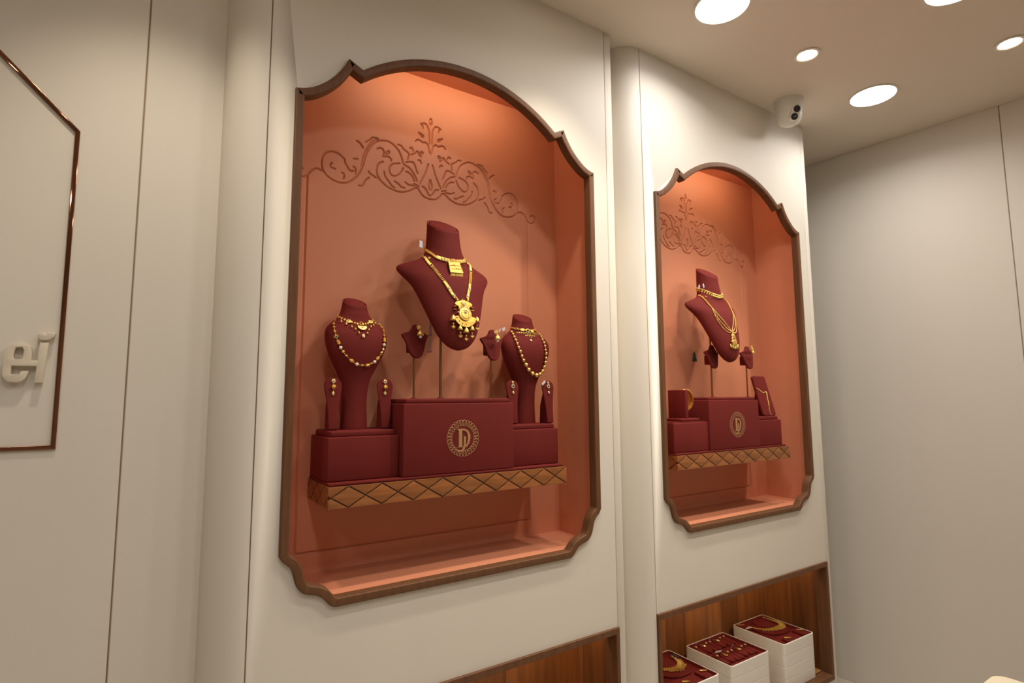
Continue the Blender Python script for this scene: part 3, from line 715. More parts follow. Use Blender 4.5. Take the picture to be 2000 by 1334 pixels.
class Surf:
    """front surface of a bust, in the bust root's own space"""
    def __init__(s, me, off=(0,0,0)):
        bm = bmesh.new(); bm.from_mesh(me); bmesh.ops.translate(bm, vec=off, verts=bm.verts); s.t = BVHTree.FromBMesh(bm); bm.free()
    def at(s, x, z, lift=0.0):
        h = s.t.ray_cast(Vector((x,-1,z)), Vector((0,1,0)))
        if h[0] is None:
            h = s.t.find_nearest(Vector((x,.04,z)))
        p, n = h[0], h[1]
        if n.y > .2 and abs(n.x) < .5: n = -n
        return p+n*lift, n
def wrap(S, yc, A, lift, count):
    """points round the neck: A = [(angle from front in degrees, height)] for one side, mirrored"""
    an = [a for a, z in A]; zz = [z for a, z in A]; out = []
    for th in np.linspace(-an[-1], an[-1], count):
        z = float(np.interp(abs(th), an, zz)); d_ = Vector((math.sin(math.radians(th)), -math.cos(math.radians(th)), 0)); c = Vector((0, yc, z))
        h = S.t.ray_cast(c+d_*.3, -d_); p, n = (h[0], h[1]) if h[0] is not None else (c+d_*.05, d_)
        out.append((p+n*lift, n))
    return [(p, out[min(i+1,count-1)][0]-out[max(i-1,0)][0], n) for i, (p, n) in enumerate(out)]
def frame_m(p, t, n, sx, sy, sz):
    n = n.normalized(); t = (t-n*t.dot(n)); 
    if t.length < 1e-6: t = Vector((1,0,0))
    t.normalize(); b = n.cross(t)
    m = Matrix.Identity(4)
    for i in range(3): m[i][0] = t[i]*sx; m[i][1] = b[i]*sy; m[i][2] = n[i]*sz; m[i][3] = p[i]
    return m
def put(name, me, m, parent, p, t, n, s, label=None):
    o = obj(name, me, m, parent, label=label); o.matrix_local = frame_m(Vector(p), Vector(t), Vector(n), *s); return o
ZUP = Vector((0,0,1))
def hang(name, me, m, parent, p, s, n=None):
    """a piece that hangs: its own Z stays vertical"""
    o = obj(name, me, m, parent); o.matrix_local = Matrix.Translation(Vector(p)) @ Matrix.Diagonal((s[0], s[1], s[2], 1)); return o
def path3(S, P, lift, step=None, count=None):
    C = resample(catmull([(a[0], a[1]) for a in P], 8), step, count)
    out = [S.at(x, z, lift) for x, z in C]; res = []
    for i, (p, n) in enumerate(out):
        t = out[min(i+1,len(out)-1)][0]-out[max(i-1,0)][0]; res.append((p, t, n))
    return res
def necklace(name, label, root, group='gold necklaces on the busts'):
    t = thing(name, label, 'necklace', root.location, root.rotation_euler.z, group); return t
def bb(x, z, S, l=0.0): return S.at(x, z, l)
def setting(parent, S, x, z, r, gem='white_gem', lift=.001, name='stone_setting'):
    p, n = S.at(x, z, lift); o = put(name, DISC, 'gold2', parent, p, (1,0,0), n, (r,r,r*.7))
    g = obj('gem', GEM, gem, o); g.location = (0,0,.42); g.scale = (.55,.55,.75); return o
S_b1 = Surf(SBM); S_B1 = Surf(BBM, (0,0,1.595-ZM)); S_B2 = Surf(BBM, (0,0,1.60-ZM))
def price_tag(parent, loc, rot, w=.009, h=.016):
    bm = bmesh.new(); add_box(bm, -w/2, w/2, -.0006, .0006, -h/2, h/2, .0003, 1); o = obj('price_tag', bm, 'tag', parent, loc, rot, label='white paper price tag')
    return o

# ---- near large bust: ribbed choker with square pendant
k = necklace('choker', 'ribbed gold choker with square fringed pendant on the near large bust', B1)
pts = wrap(S_B1, .083, [(0,.4203),(20,.4210),(42,.4238),(59,.4290),(68,.4375),(90,.4520),(118,.4680)], .0022, 52)
for i, (p, t, n) in enumerate(pts):
    if i < 14: put('flower_link', FLOWER, 'gold2', k, p, t, n, (.0036,.0050,.004))
    elif i in (14, 15): put('stone_link', DISC, 'gold', k, p, t, n, (.0045,.006,.004))
    elif not 24 <= i <= 27: put('rib_link', RIB, 'gold', k, p, t, n, (.0028,.0125,.0034))
p, n = S_B1.at(.004, .4205, .002); o = put('crown_link', FLOWER, 'gold2', k, p, (1,0,0), n, (.0125,.009,.006)); 
setting(k, S_B1, .004, .422, .0042, 'white_gem', .0045)
q = [S_B1.at(x, z, .002)[0] for x, z in ((-.0140,.4125),(.0235,.4155),(.0290,.3800),(-.0160,.3765))]
nn = (q[1]-q[0]).cross(q[3]-q[0]); nn = nn if nn.y < 0 else -nn; nn.normalize()
bm = bmesh.new(); fr = [bm.verts.new(v+nn*.005) for v in q]; bk = [bm.verts.new(v) for v in q]; bm.faces.new(fr); bm.faces.new(bk)
for i in range(4): bm.faces.new((fr[i],fr[(i+1)%4],bk[(i+1)%4],bk[i]))
pl = obj('pendant_plate', bm, 'gold2', k, label='square engraved gold pendant')
bm = bmesh.new(); add_tube(bm, [v+nn*.0052 for v in q], .0013, 6, True)
for u in (.33, .66): 
    a = q[0].lerp(q[3], u)+nn*.0055; b = q[1].lerp(q[2], u)+nn*.0055; add_tube(bm, [a, b], .0007, 6)
obj('pendant_rim', bm, 'gold', pl)
c_ = (q[0]+q[1]+q[2]+q[3])/4+nn*.0055
for u, v, r, g in ((.5,.2,.0042,'white_gem'),(.3,.62,.0032,'white_gem'),(.55,.6,.003,'ruby'),(.78,.55,.003,'white_gem'),(.5,.45,.002,'emerald'),(.25,.3,.002,'ruby'),(.78,.3,.002,'ruby')):
    pp = q[0].lerp(q[1], u).lerp(q[3].lerp(q[2], u), v)+nn*.0052
    o = put('stone_setting', DISC, 'gold', k, pp, (1,0,0), nn, (r,r,r*.6)); gg = obj('gem', GEM, g, o); gg.location = (0,0,.42); gg.scale = (.6,.6,.7)
for i in range(10):
    a = q[3].lerp(q[2], (i+.3)/9.6)+nn*.003
    hang('fringe_drop', DROP, 'gold', k, a+Vector((0,-.001,-.008)), (.0038,.0038,.009))
    hang('fringe_pearl', BALL, 'pearl', k, a+Vector((0,-.0012,-.0155)), (.0022,.0022,.0022))
price_tag(k, (-.087,.078,.470), (0,.05,.4), .011, .021); price_tag(k, (-.082,.084,.470), (0,-.05,-.3), .010, .021)

# ---- near large bust: long necklace with great pendant
k = necklace('long_necklace', 'long gold necklace with a large tiered pendant on the near large bust', B1)
LL = [(-.0770,.4360),(-.0787,.4270),(-.0745,.4082),(-.0652,.3913),(-.0557,.3690),(-.0420,.3440),(-.0314,.3242),(-.0239,.3092),(-.0143,.2960),(-.0106,.2890)]
LR = [(.0750,.4360),(.0765,.4250),(.0700,.4010),(.0585,.3735),(.0455,.3470),(.0415,.3340),(.0330,.3140),(.0275,.2980),(.0255,.2910)]
for side in (LL, LR):
    pts = path3(S_B1, side, .002, step=.0052); N = len(pts)
    for i, (p, t, n) in enumerate(pts):
        f = i/(N-1)
        if f > .965: put('heart_finial', DROP, 'gold', k, p, n, -t, (.016,.010,.010))
        elif i == int(.27*N) : 
            o = put('stone_link', DISC, 'gold2', k, p, t, n, (.0056,.0056,.004)); g = obj('gem', GEM, 'sapphire', o); g.location = (0,0,.4); g.scale = (.62,.62,.6)
        elif f < .27: put('disc_link', DISC, 'gold', k, p, t, n, (.0036,.0046+.001*f*4,.0034))
        elif f < .62:
            b = n.cross(t).normalized()
            for s in (-1, 1): put('grain_link', BALL, 'gold', k, p+b*s*.0027, t, n, (.0021,.0029,.0026))
        elif i == int(.74*N) or i == int(.9*N):
            o = put('stone_link', FLOWER, 'gold2', k, p, t, n, (.0068,.0068,.005)); g = obj('gem', GEM, 'white_gem', o); g.location = (0,0,.4); g.scale = (.5,.5,.6)
        else: put('flower_link', FLOWER, 'gold', k, p, t, n, (.0050,.0060,.0042))
for ang in (-112,-104,-96,-88,-80,-73,73,80,88,96):
    z_ = .4565-.0175*max(0,(92-abs(ang))/22) if abs(ang) < 92 else .4565
    (p, t, n), = [wrap(S_B1, .083, [(0,z_),(abs(ang),z_)], .002, 2)[0 if ang < 0 else 1]]; put('disc_link', DISC, 'gold', k, p, (0,.3,1), n, (.0036,.0046,.0034))
PX = .0088
pd = bpy.data.objects.new('pendant', None); COL.objects.link(pd); pd.parent = k; pd['label'] = 'large tiered gold pendant'
def flat_piece(name, loops, zc, m, lift, th):
    me = shape_mesh(name, loops, -th, 0, th*.3, 2, 50)
    p, n = S_B1.at(PX, zc, lift); o = obj(name, me, m, pd)
    n2 = Vector((0, n.y, n.z)).normalized(); zax = Vector((1,0,0)).cross(-n2).normalized()
    mm = Matrix.Identity(4)
    for i in range(3): mm[i][0] = (1,0,0)[i]; mm[i][1] = (-n2)[i]; mm[i][2] = zax[i]; mm[i][3] = p[i]
    if zax.z < 0:
        for i in range(3): mm[i][2] = -zax[i]
    o.matrix_local = mm; return o
wing = [(-.030,.004),(-.024,.011),(-.013,.014),(-.005,.017),(0,.020),(.005,.017),(.013,.014),(.024,.011),(.030,.004),(.027,-.001),(.020,-.003),(.016,-.012),(.008,-.017),(-.008,-.017),(-.016,-.012),(-.020,-.003),(-.027,-.001)]
flat_piece('wing_plate', [[tuple(p) for p in catmull(wing, 3, True)]], .2730, 'gold2', .002, .0045)
o = flat_piece('medallion', [[(.0205*math.cos(a), .0205*math.sin(a)) for a in np.linspace(0,2*math.pi,41)[:-1]]], .2465, 'gold', .0045, .005)
bm = bmesh.new(); 
for r in (.0200,.0125): add_tube(bm, [(r*math.cos(a), -.0052, r*math.sin(a)) for a in np.linspace(0,2*math.pi,41)[:-1]], .0011, 6, True)
obj('medallion_rim', bm, 'gold2', o)
cres = [(.040*math.cos(a), .040*math.sin(a)) for a in np.linspace(math.radians(195), math.radians(345), 22)] + [(.0215*math.cos(a), .0215*math.sin(a)) for a in np.linspace(math.radians(345), math.radians(195), 22)]
o2 = flat_piece('crescent_plate', [cres], .2465, 'gold2', .0030, .0045)
bm = bmesh.new()
for a in np.linspace(math.radians(192), math.radians(348), 24): add_sphere(bm, (.0395*math.cos(a), -.004, .0395*math.sin(a)), .0019, 6)
obj('grain_edge', bm, 'gold', o2)
for a in np.linspace(math.radians(205), math.radians(335), 7):
    setting(pd, S_B1, PX+.031*math.cos(a), .2465+.031*math.sin(a), .0036, 'ruby' if int(math.degrees(a)) % 2 else 'sapphire', .008)
for x, z, r, g, lf in ((0,.276,.0055,'white_gem',.007),(-.006,.281,.0035,'white_gem',.007),(.006,.281,.0035,'white_gem',.007),(0,.2905,.004,'sapphire',.005),(0,.2685,.003,'white_gem',.007),(.0008,.2515,.0058,'white_gem',.0095),(-.016,.237,.004,'white_gem',.009)):
    setting(pd, S_B1, PX+x, z, r, g, lf)
for i in range(9):
    a = math.radians(-20+i*27.5); setting(pd, S_B1, PX+.0215*math.cos(a), .2465+.0215*math.sin(a)+.002, .0026, ('ruby','white_gem')[i%2], .007)
for x, z, s in ((-.039,.2290,.0115),(.041,.2310,.0115),(-.0185,.2020,.0100),(.0215,.2040,.0100),(.0005,.1960,.0115)):
    p, n = S_B1.at(PX+x, z, .008); hang('bell_drop', BELL, 'gold', pd, p, (s*.95,s*.95,s*1.1))
    p2 = p+Vector((0,-.001,-s*1.15)); hang('stone_bead', BALL, 'gold2', pd, p2, (.0030,)*3)
    for dx, dz, r in ((-.0042,-.010,.0024),(.0042,-.010,.0024),(0,-.0125,.0033),(0,-.0065,.0018)): hang('grain_drop', BALL, 'gold', pd, p2+Vector((dx,-.001,dz)), (r,)*3)
for x, z in ((-.030,.268),(.032,.270),(-.029,.2585),(.031,.2605)):
    p, n = S_B1.at(PX+x, z, .004); hang('grain_cluster', FLOWER, 'gold2', pd, p, (.0052,.0052,.0052))
# tassel hanging behind the near large bust
t = thing('cord_tassel', 'pink thread tassel hanging behind the near large bust', 'tassel', (n1-.054, .150, 1.588))
for zt, zb in ((.112,.060),(.058,.010)):
    bm = bmesh.new()
    for i in range(14):
        a = 2*math.pi*i/14; add_tube(bm, [(0,0,zt),(.0022*math.cos(a),.0022*math.sin(a),zt-.006),(.0042*math.cos(a),.0042*math.sin(a),zb)], .0007, 5)
    obj('thread_bundle', bm, 'tassel', t)
    bm = bmesh.new()
    for i in range(7):
        a = 2*math.pi*i/7; add_sphere(bm, (.0050*math.cos(a), .0050*math.sin(a), zb-.001-.002*(i%2)), .0017, 6)
    obj('bead_fringe', bm, 'ruby', t)
bm = bmesh.new(); add_tube(bm, [(-.006,.002,.33),(-.003,.002,.22),(0,0,.11)], .0008, 5); obj('cord', bm, 'tassel', t)

# ---- near left small bust: choker and bead chain
k = necklace('choker', 'gold choker with pearl medallions and ball drops on the left small bust', b1)
for i, (p, t, n) in enumerate(wrap(S_b1, .010, [(0,.2915),(21,.2940),(40,.2985),(55,.3040),(72,.3105),(90,.3150),(115,.3200)], .0015, 23)): put('flower_link', FLOWER, 'gold2' if i % 2 else 'gold', k, p, t, n, (.0036,.0042,.0035))
for x, z, r in ((-.031,.2978,.0072),(.0325,.3015,.0072)):
    p, n = S_b1.at(x, z, .002); o = put('pearl_medallion', DISC, 'gold', k, p, (1,0,0), n, (r,r*.85,.005)); g = obj('pearl', BALL, 'pearl', o); g.location = (0,.1,.5); g.scale = (.42,.42,.55)
p, n = S_b1.at(.002, .2945, .002); o = put('square_setting', RIB, 'gold2', k, p, (1,0,0), n, (.0095,.0095,.004)); g = obj('gem', DIAM, 'ruby', o); g.location = (0,0,.5); g.scale = (.4,.4,.5)
hm_ = [(.0135*math.cos(a), .0125*math.sin(a)) for a in np.linspace(math.pi, 2*math.pi, 20)]
p, n = S_b1.at(.003, .2850, .0015); me = shape_mesh('half_moon', [hm_], -.0035, 0, .001, 2, 50); o = obj('half_moon', me, 'gold', k)
nv = Vector((0,n.y,n.z)).normalized(); zx = Vector((1,0,0)).cross(-nv); zx = zx if zx.z > 0 else -zx; mm = Matrix.Identity(4)
for i in range(3): mm[i][1] = (-nv)[i]; mm[i][2] = zx[i]; mm[i][3] = p[i]
o.matrix_local = mm
bm = bmesh.new(); add_tube(bm, [(x, -.0036, z) for x, z in hm_], .0009, 6, True); add_tube(bm, [(x*.6, -.0036, z*.6) for x, z in hm_], .0007, 6, True); obj('half_moon_rim', bm, 'gold2', o)
setting(k, S_b1, .003, .2810, .0040, 'white_gem', .0045)
for x, z in ((-.0501,.2955),(-.0397,.2885),(-.0262,.2815),(-.017,.2745),(-.0092,.2650),(.0157,.2655),(.022,.2760),(.0304,.2860),(.0401,.2915),(.0480,.2985)):
    p, n = S_b1.at(x, z, .003); hang('ball_drop', BALL, 'gold', k, p, (.0031,.0031,.0034)); hang('ball_cap', BALL, 'gold2', k, p+Vector((0,0,.0042)), (.0016,.0016,.0018))
p, n = S_b1.at(.0032, .2575, .003); o = put('tear_drop', DISC, 'gold2', k, p, (1,0,0), n, (.0045,.0058,.003)); g = obj('gem', GEM, 'white_gem', o); g.location = (0,0,.4); g.scale = (.75,.75,.6)
k = necklace('bead_necklace', 'gold and pearl bead necklace hanging low on the left small bust', b1)
BD = [(-.058,.3040,''),(-.0692,.2878,'s'),(-.071,.2778,'s'),(-.0711,.2661,'s'),(-.0683,.2521,'e'),(-.0635,.2371,'c'),(-.0571,.223,'p'),(-.0504,.2123,'g'),(-.0413,.2018,'s'),(-.0270,.1885,'G'),(-.0118,.1795,'p'),(.0026,.1772,'s'),(.0184,.1778,'c'),(.0296,.1831,'s'),(.0398,.1885,'p'),(.0486,.1987,'G'),(.0592,.2135,'r'),(.0645,.2245,'g'),(.0672,.2375,'p'),(.0687,.2514,'c'),(.0690,.2639,'s'),(.0719,.2782,'s'),(.0715,.2880,'s'),(.0660,.2965,'s'),(.0558,.3080,'')]
pts = [S_b1.at(x, z, .0035) for x, z, _ in BD]
bm = bmesh.new(); add_tube(bm, [Vector(p) for p in catmull([tuple(a[0]) for a in pts], 4)], .0007, 6); obj('wire', bm, 'gold2', k)
for i, (x, z, c) in enumerate(BD):
    p, n = pts[i]; t = pts[min(i+1,len(pts)-1)][0]-pts[max(i-1,0)][0]
    if c == 's': put('small_bead', BALL, 'gold2', k, p, t, n, (.0034,.0038,.0036))
    elif c == 'g': put('gold_bead', BALL, 'goldmat', k, p, t, n, (.0040,.0048,.0045))
    elif c == 'G': put('oval_bead', BALL, 'gold2', k, p, t, n, (.0072,.0052,.0050))
    elif c == 'p': put('pearl_bead', BALL, 'pearl', k, p, t, n, (.0047,.0049,.0047))
    elif c == 'c': put('barrel_bead', BARREL, 'gold2', k, p, n, t, (.0070,.0070,.0058))
    elif c in 'er' and c:
        o = put('diamond_bead', DIAM, 'gold', k, p, t, n, (.0072,.0072,.006)); g = obj('gem', DIAM, {'e':'emerald','r':'ruby'}[c], o); g.location = (0,0,.42); g.scale = (.55,.55,.5)

# ---- near right small bust: fringe choker and graduated ball necklace
k = necklace('choker', 'gold choker with long diamond-shaped fringe on the right small bust', b2)
for i, (p, t, n) in enumerate(wrap(S_b1, .010, [(0,.3125),(40,.3150),(65,.3185),(90,.3235),(118,.3260)], .0015, 31)): put('grain_link', FLOWER, 'gold2', k, p, t, n, (.0028,.0034,.0030))
for x, z, rx, rz, g in ((-.0360,.3165,.0062,.0045,'ruby'),(-.0190,.3130,.0070,.0050,None),(-.0010,.3115,.0078,.0060,'sapphire'),(.0170,.3085,.0060,.0050,None)):
    p, n = S_b1.at(x, z, .0025); o = put('oval_setting', DISC, 'gold', k, p, (1,0,0), n, (rx,rz,.0045)); 
    if g: q_ = obj('gem', GEM, g, o); q_.location = (0,0,.42); q_.scale = (.6,.6,.6)
for i, x in enumerate(np.linspace(-.038, .040, 13)):
    L_ = .006+.017*max(0, 1-abs(x-.003)/.045); z0 = .307-.06*abs(x)*.3
    nb = max(2, int(L_/.0052))
    for j in range(nb):
        p, n = S_b1.at(x+.002*(j/nb), z0-.0055*(j+.6), .002); put('fringe_bead', DIAM if j % 2 == 0 else BALL, 'gold', k, p, (0,0,1), n, (.0030,.0020,.0020) if j % 2 == 0 else (.0017,)*3)
p, n = S_b1.at(.004, .2765, .002); o = put('tear_drop', DISC, 'gold2', k, p, (1,0,0), n, (.0042,.0052,.003)); g = obj('gem', GEM, 'white_gem', o); g.location = (0,0,.4); g.scale = (.7,.7,.6)
for i, (lx, ly, lz, rz) in enumerate(((-.070,.016,.318,.5),(-.083,.020,.312,1.0),(-.098,.022,.307,.9),(-.108,.022,.303,.2))): price_tag(k, (lx,ly,lz), (.2*i,1.15,rz), .010, .019)
k = necklace('ball_necklace', 'graduated round gold ball necklace on the right small bust', b2)
BF = [(-.0528,.3033,22),(-.053,.2951,22),(-.053,.2849,23),(-.0519,.2736,25),(-.0497,.2626,24),(-.0464,.2499,26),(-.042,.2365,30),(-.0367,.2227,30),(-.03,.2091,31),(-.0209,.1944,38),(-.0097,.179,36),(.0048,.1669,37),(.0215,.1615,40),(.0370,.1660,34),(.0480,.1772,36),(.0540,.1907,35),(.0570,.206,29),(.0580,.2196,27),(.0575,.2336,28),(.0565,.2459,23),(.0550,.2583,24),(.0540,.2695,24),(.0525,.2802,20),(.0505,.2908,20),(.0480,.2996,20)]
pts = []
for x, z, r in BF:
    rr = r/8.893/575*1.02; p, n = S_b1.at(x, z, rr*.9); pts.append(p); hang('gold_ball', BALL, 'goldmat', k, p, (rr,)*3)
bm = bmesh.new(); add_tube(bm, [S_b1.at(-.0445,.3270,.001)[0], S_b1.at(-.050,.313,.001)[0]]+pts+[S_b1.at(.046,.311,.001)[0], S_b1.at(.0420,.326,.001)[0]], .0010, 6); obj('cord', bm, 'gold2', k)

# ---- far large bust: two-row choker, three-strand necklace
k = necklace('choker', 'two-row gold bead choker on the far large bust', B2)
for dz, r, ct in ((.004,.0030,38),(-.005,.0036,25)):
    for i, (p, t, n) in enumerate(wrap(S_B2, .083, [(0,.434),(40,.440),(65,.450),(90,.464),(115,.474)], .002, ct)): put('bead', BALL, 'gold', k, p+Vector((0,0,dz)), t, n, (r,r*1.35,r))
price_tag(k, (-.074,.082,.478), (0,.6,.3), .012, .018); price_tag(k, (-.060,.070,.482), (0,-.6,.3), .012, .018)
k = necklace('strand_necklace', 'three-strand gold necklace with drop pendant on the far large bust', B2)
AL = [(-.076,.442),(-.080,.428),(-.0765,.404),(-.070,.384)]
for side in (1, -1):
    for i, (p, t, n) in enumerate(path3(S_B2, [(x*side, z) for x, z in AL], .002, step=.0045)): put('rope_link', BALL, 'gold2', k, p, t, n, (.0032,.0040,.0034))
    for st in ([(-.070,.384),(-.046,.338),(-.0044,.2807)], [(-.070,.384),(-.056,.328),(-.028,.290),(-.008,.2780)], [(-.070,.384),(-.068,.340),(-.052,.296),(-.030,.2740),(-.012,.2700)]):
        for i, (p, t, n) in enumerate(path3(S_B2, [(x*side, z) for x, z in st], .002, step=.0052)): put('strand_bead', BALL, 'gold' if i % 3 else 'goldmat', k, p, t, n, (.0021,.0023,.0021))
for z, s, m in ((.274,.008,'gold2'),(.254,.015,'gold'),(.232,.021,'gold2')):
    p, n = S_B2.at(0, z, .003); put('pendant_tier', FLOWER, m, k, p, (1,0,0), n, (s,s*.95,.006))
p, n = S_B2.at(0, .245, .007); put('pendant_gem', GEM, 'ruby', k, p, (1,0,0), n, (.004,.004,.003))
for x in (-.024,-.0125,0,.0125,.024):
    z = .205+.30*abs(x)**1.0*.9; p, n = S_B2.at(x, z, .004); hang('tear_drop', DROP, 'gold', k, p, (.011,.011,.012))
t = thing('cord_tassel', 'dark green thread tassel hanging behind the far large bust', 'tassel', (n2-.052, .205, 1.612))
bm = bmesh.new()
for i in range(14):
    a = 2*math.pi*i/14; add_tube(bm, [(0,0,.045),(.004*math.cos(a),.004*math.sin(a),.034),(.011*math.cos(a),.009*math.sin(a),0)], .0013, 5)
obj('thread_bundle', bm, 'greenthread', t)
bm = bmesh.new(); add_tube(bm, [(.004,-.01,.26),(0,0,.15),(0,0,.044)], .0014, 6); obj('cord', bm, 'gold2', t)

# ---- earrings
def earring_jhumka(root, x, y, z, label):
    t = thing('earring', label, 'earring', root.location, root.rotation_euler.z, 'earrings on velvet stands')
    fl = put('stud', FLOWER, 'gold2', t, (x,y,z), (1,0,0), (0,-1,.1), (.0088,.0088,.006)); g = obj('gem', GEM, 'white_gem', fl); g.location = (0,0,.45); g.scale = (.3,.3,.4)
    hang('bell', BELL, 'gold', t, (x+.004,y-.003,z-.020), (.0135,.0105,.012)); hang('pearl', BALL, 'pearl', t, (x+.004,y-.003,z-.028), (.0048,)*3); return t
earring_jhumka(m1, .000, -.012, 1.663-ZM, 'gold jhumka earring with pearl on the left mini bust of the near niche')
earring_jhumka(m2, .000, -.012, 1.665-ZM, 'gold jhumka earring with pearl on the right mini bust of the near niche')
def earring_drop(root, label, kind):
    t = thing('earring', label, 'earring', root.location, root.rotation_euler.z, 'earrings on velvet stands')
    f = lambda z: .0985*z*1.0-.0035
    if kind == 0:
        o = put('stud', DISC, 'gold', t, (0,f(.132)-.001,.1325), (1,0,0), (0,-1,0), (.0058,.0058,.004)); g = obj('gem', GEM, 'ruby', o); g.location = (0,0,.35); g.scale = (.35,.35,.4)
        r = obj('stone_halo', RING, 'white_gem', o); r.location = (0,0,.3); r.scale = (.72,.72,.9)
        hang('ball', BALL, 'gold2', t, (0,f(.116)-.004,.1165), (.0064,.0055,.0064)); o = put('drop', DISC, 'gold', t, (-.001,f(.099)-.001,.0990), (1,0,0), (0,-1,0), (.0042,.0052,.004)); g = obj('gem', GEM, 'white_gem', o); g.location = (0,0,.4); g.scale = (.5,.5,.5)
        bm = bmesh.new(); add_tube(bm, [(0,f(.128)-.002,.127),(0,f(.106)-.002,.104)], .0009, 6); obj('wire', bm, 'gold', t)
    else:
        for z, r, g in ((.1345,.0040,'ruby'),(.1225,.0080,'sapphire'),(.1020,.0042,'white_gem')):
            o = put('stud' if r > .005 else 'small_setting', FLOWER if r > .005 else DISC, 'gold', t, (0,f(z)-.001,z), (1,0,0), (0,-1,0), (r,r*1.05,.004)); q_ = obj('stone_halo', RING, 'white_gem', o); q_.location = (0,0,.35); q_.scale = (.6,.6,.8); q2 = obj('gem', GEM, g, o); q2.location = (0,0,.38); q2.scale = (.36,.36,.4)
        bm = bmesh.new(); add_tube(bm, [(0,f(.118)-.002,.118),(0,f(.105)-.002,.104)], .0009, 6); obj('wire', bm, 'gold', t)
    return t
earring_drop(t1, 'gold ball drop earring on the leftmost velvet tongue of the near niche', 0)
earring_drop(t2, 'gold ball drop earring on the velvet tongue beside the left of the tall block', 0)
earring_drop(t3, 'white stone drop earring on the velvet tongue beside the right of the tall block', 1)
e4 = earring_drop(t4, 'white stone drop earring on the rightmost velvet tongue of the near niche', 1)
price_tag(e4, (-.022,.004,.134), (0,.9,.2), .008, .02)
def earring_small(root, y, z, label):
    t = thing('earring', label, 'earring', root.location, root.rotation_euler.z, 'earrings on velvet stands')
    put('stud', FLOWER, 'gold', t, (0,y,z), (1,0,0), (0,-1,0), (.0075,.0085,.006)); put('middle', FLOWER, 'gold2', t, (.003,y-.002,z-.012), (1,0,0), (0,-1,0), (.0085,.0075,.006)); hang('bell', BELL, 'gold', t, (.004,y-.004,z-.026), (.009,.008,.010)); return t
earring_small(m3, -.012, 1.671-ZM, 'small gold earring on the left mini bust of the far niche')
earring_small(m4, -.012, 1.672-ZM, 'small gold earring on the right mini bust of the far niche')

# ---- far niche: bangle stand and bracelet ramp
t = thing('bangle_stand', 'upright burgundy velvet bangle stand at the left of the far shelf', 'jewellery stand', (n2-.27, .12, 1.3578))
obj('upright', box(-.012, .006, -.045, .045, .008, .126, .004, 3), 'velvet', t); obj('foot', box(-.045, .070, -.048, .048, 0, .012, .004, 3), 'velvet', t)
for i, (yy, lab) in enumerate(((-.030,'front gold bangle on the velvet stand of the far niche'), (-.012,'rear gold bangle on the velvet stand of the far niche'))):
    g = thing('bangle', lab, 'bangle', (n2-.2638, .12+yy, 1.4435), 0, 'gold bangles in the far niche'); bm = bmesh.new(); R1 = .039
    for sg in range(1):
        prof = [(-.008,-.0015),(.008,-.0015),(.008,.0018),(.004,.003),(-.004,.003),(-.008,.0018)]; rows = []
        for a in np.linspace(math.radians(-84), math.radians(84), 34):
            rows.append([bm.verts.new(((R1+dr)*math.cos(a), dy, (R1+dr)*math.sin(a))) for dy, dr in prof])
        for A, B in zip(rows, rows[1:]):
            for q in range(6): bm.faces.new((A[q],A[(q+1)%6],B[(q+1)%6],B[q]))
        bm.faces.new(rows[0]); bm.faces.new(rows[-1])
    o = obj('cuff', bm, 'gold2', g)
    bm = bmesh.new()
    for a in np.linspace(math.radians(-80), math.radians(80), 26):
        for dy in (-.005, .005): add_sphere(bm, ((R1+.003)*math.cos(a), dy, (R1+.003)*math.sin(a)), .0021, 6)
    obj('grain_rows', bm, 'gold', o)
t = thing('bracelet_ramp', 'slanted burgundy velvet bracelet ramp at the right of the far shelf', 'jewellery stand', (n2+.285, .068, 1.3677))
lean = math.atan2(.050, .180)
rp = shape_mesh('ramp_plate', [rrect(-.048,.050,0,.188,.012,5)], 0, .012, .003, 2, 50); ro = obj('ramp_plate', rp, 'velvet', t, (0,0,.001), (-lean,0,0))
bm = bmesh.new(); pr = [(.018,0),(.075,0),(.052,.14),(.046,.14)]; a = [bm.verts.new((-.02,p,q)) for p,q in pr]; b = [bm.verts.new((.02,p,q)) for p,q in pr]; bm.faces.new(a); bm.faces.new(b)
for q in range(4): bm.faces.new((a[q],a[(q+1)%4],b[(q+1)%4],b[q]))
obj('support', bm, 'velvet', t)
g = thing('bracelet', 'thin gold chain bracelet draped down the velvet ramp of the far niche', 'bracelet', t.location)
BR = [(-.048,.128),(-.030,.122),(-.008,.108),(.010,.110),(.022,.112),(.021,.100),(.014,.078),(.014,.064),(.010,.050),(.004,.030),(.002,.014),(.006,.003)]
def onr(u, v, l=.002): return Vector((u, v*math.sin(lean)-l*math.cos(lean), v*math.cos(lean)+.001-l*math.sin(lean)*-1))
C_ = resample(catmull(BR, 6), step=.0042)
for i, (u, v) in enumerate(C_):
    f = i/len(C_); big = .35 < f < .72
    hang('link', BALL, 'gold', g, onr(u, v), (.0032,)*3 if (big and i % 2) else (.0018,)*3)

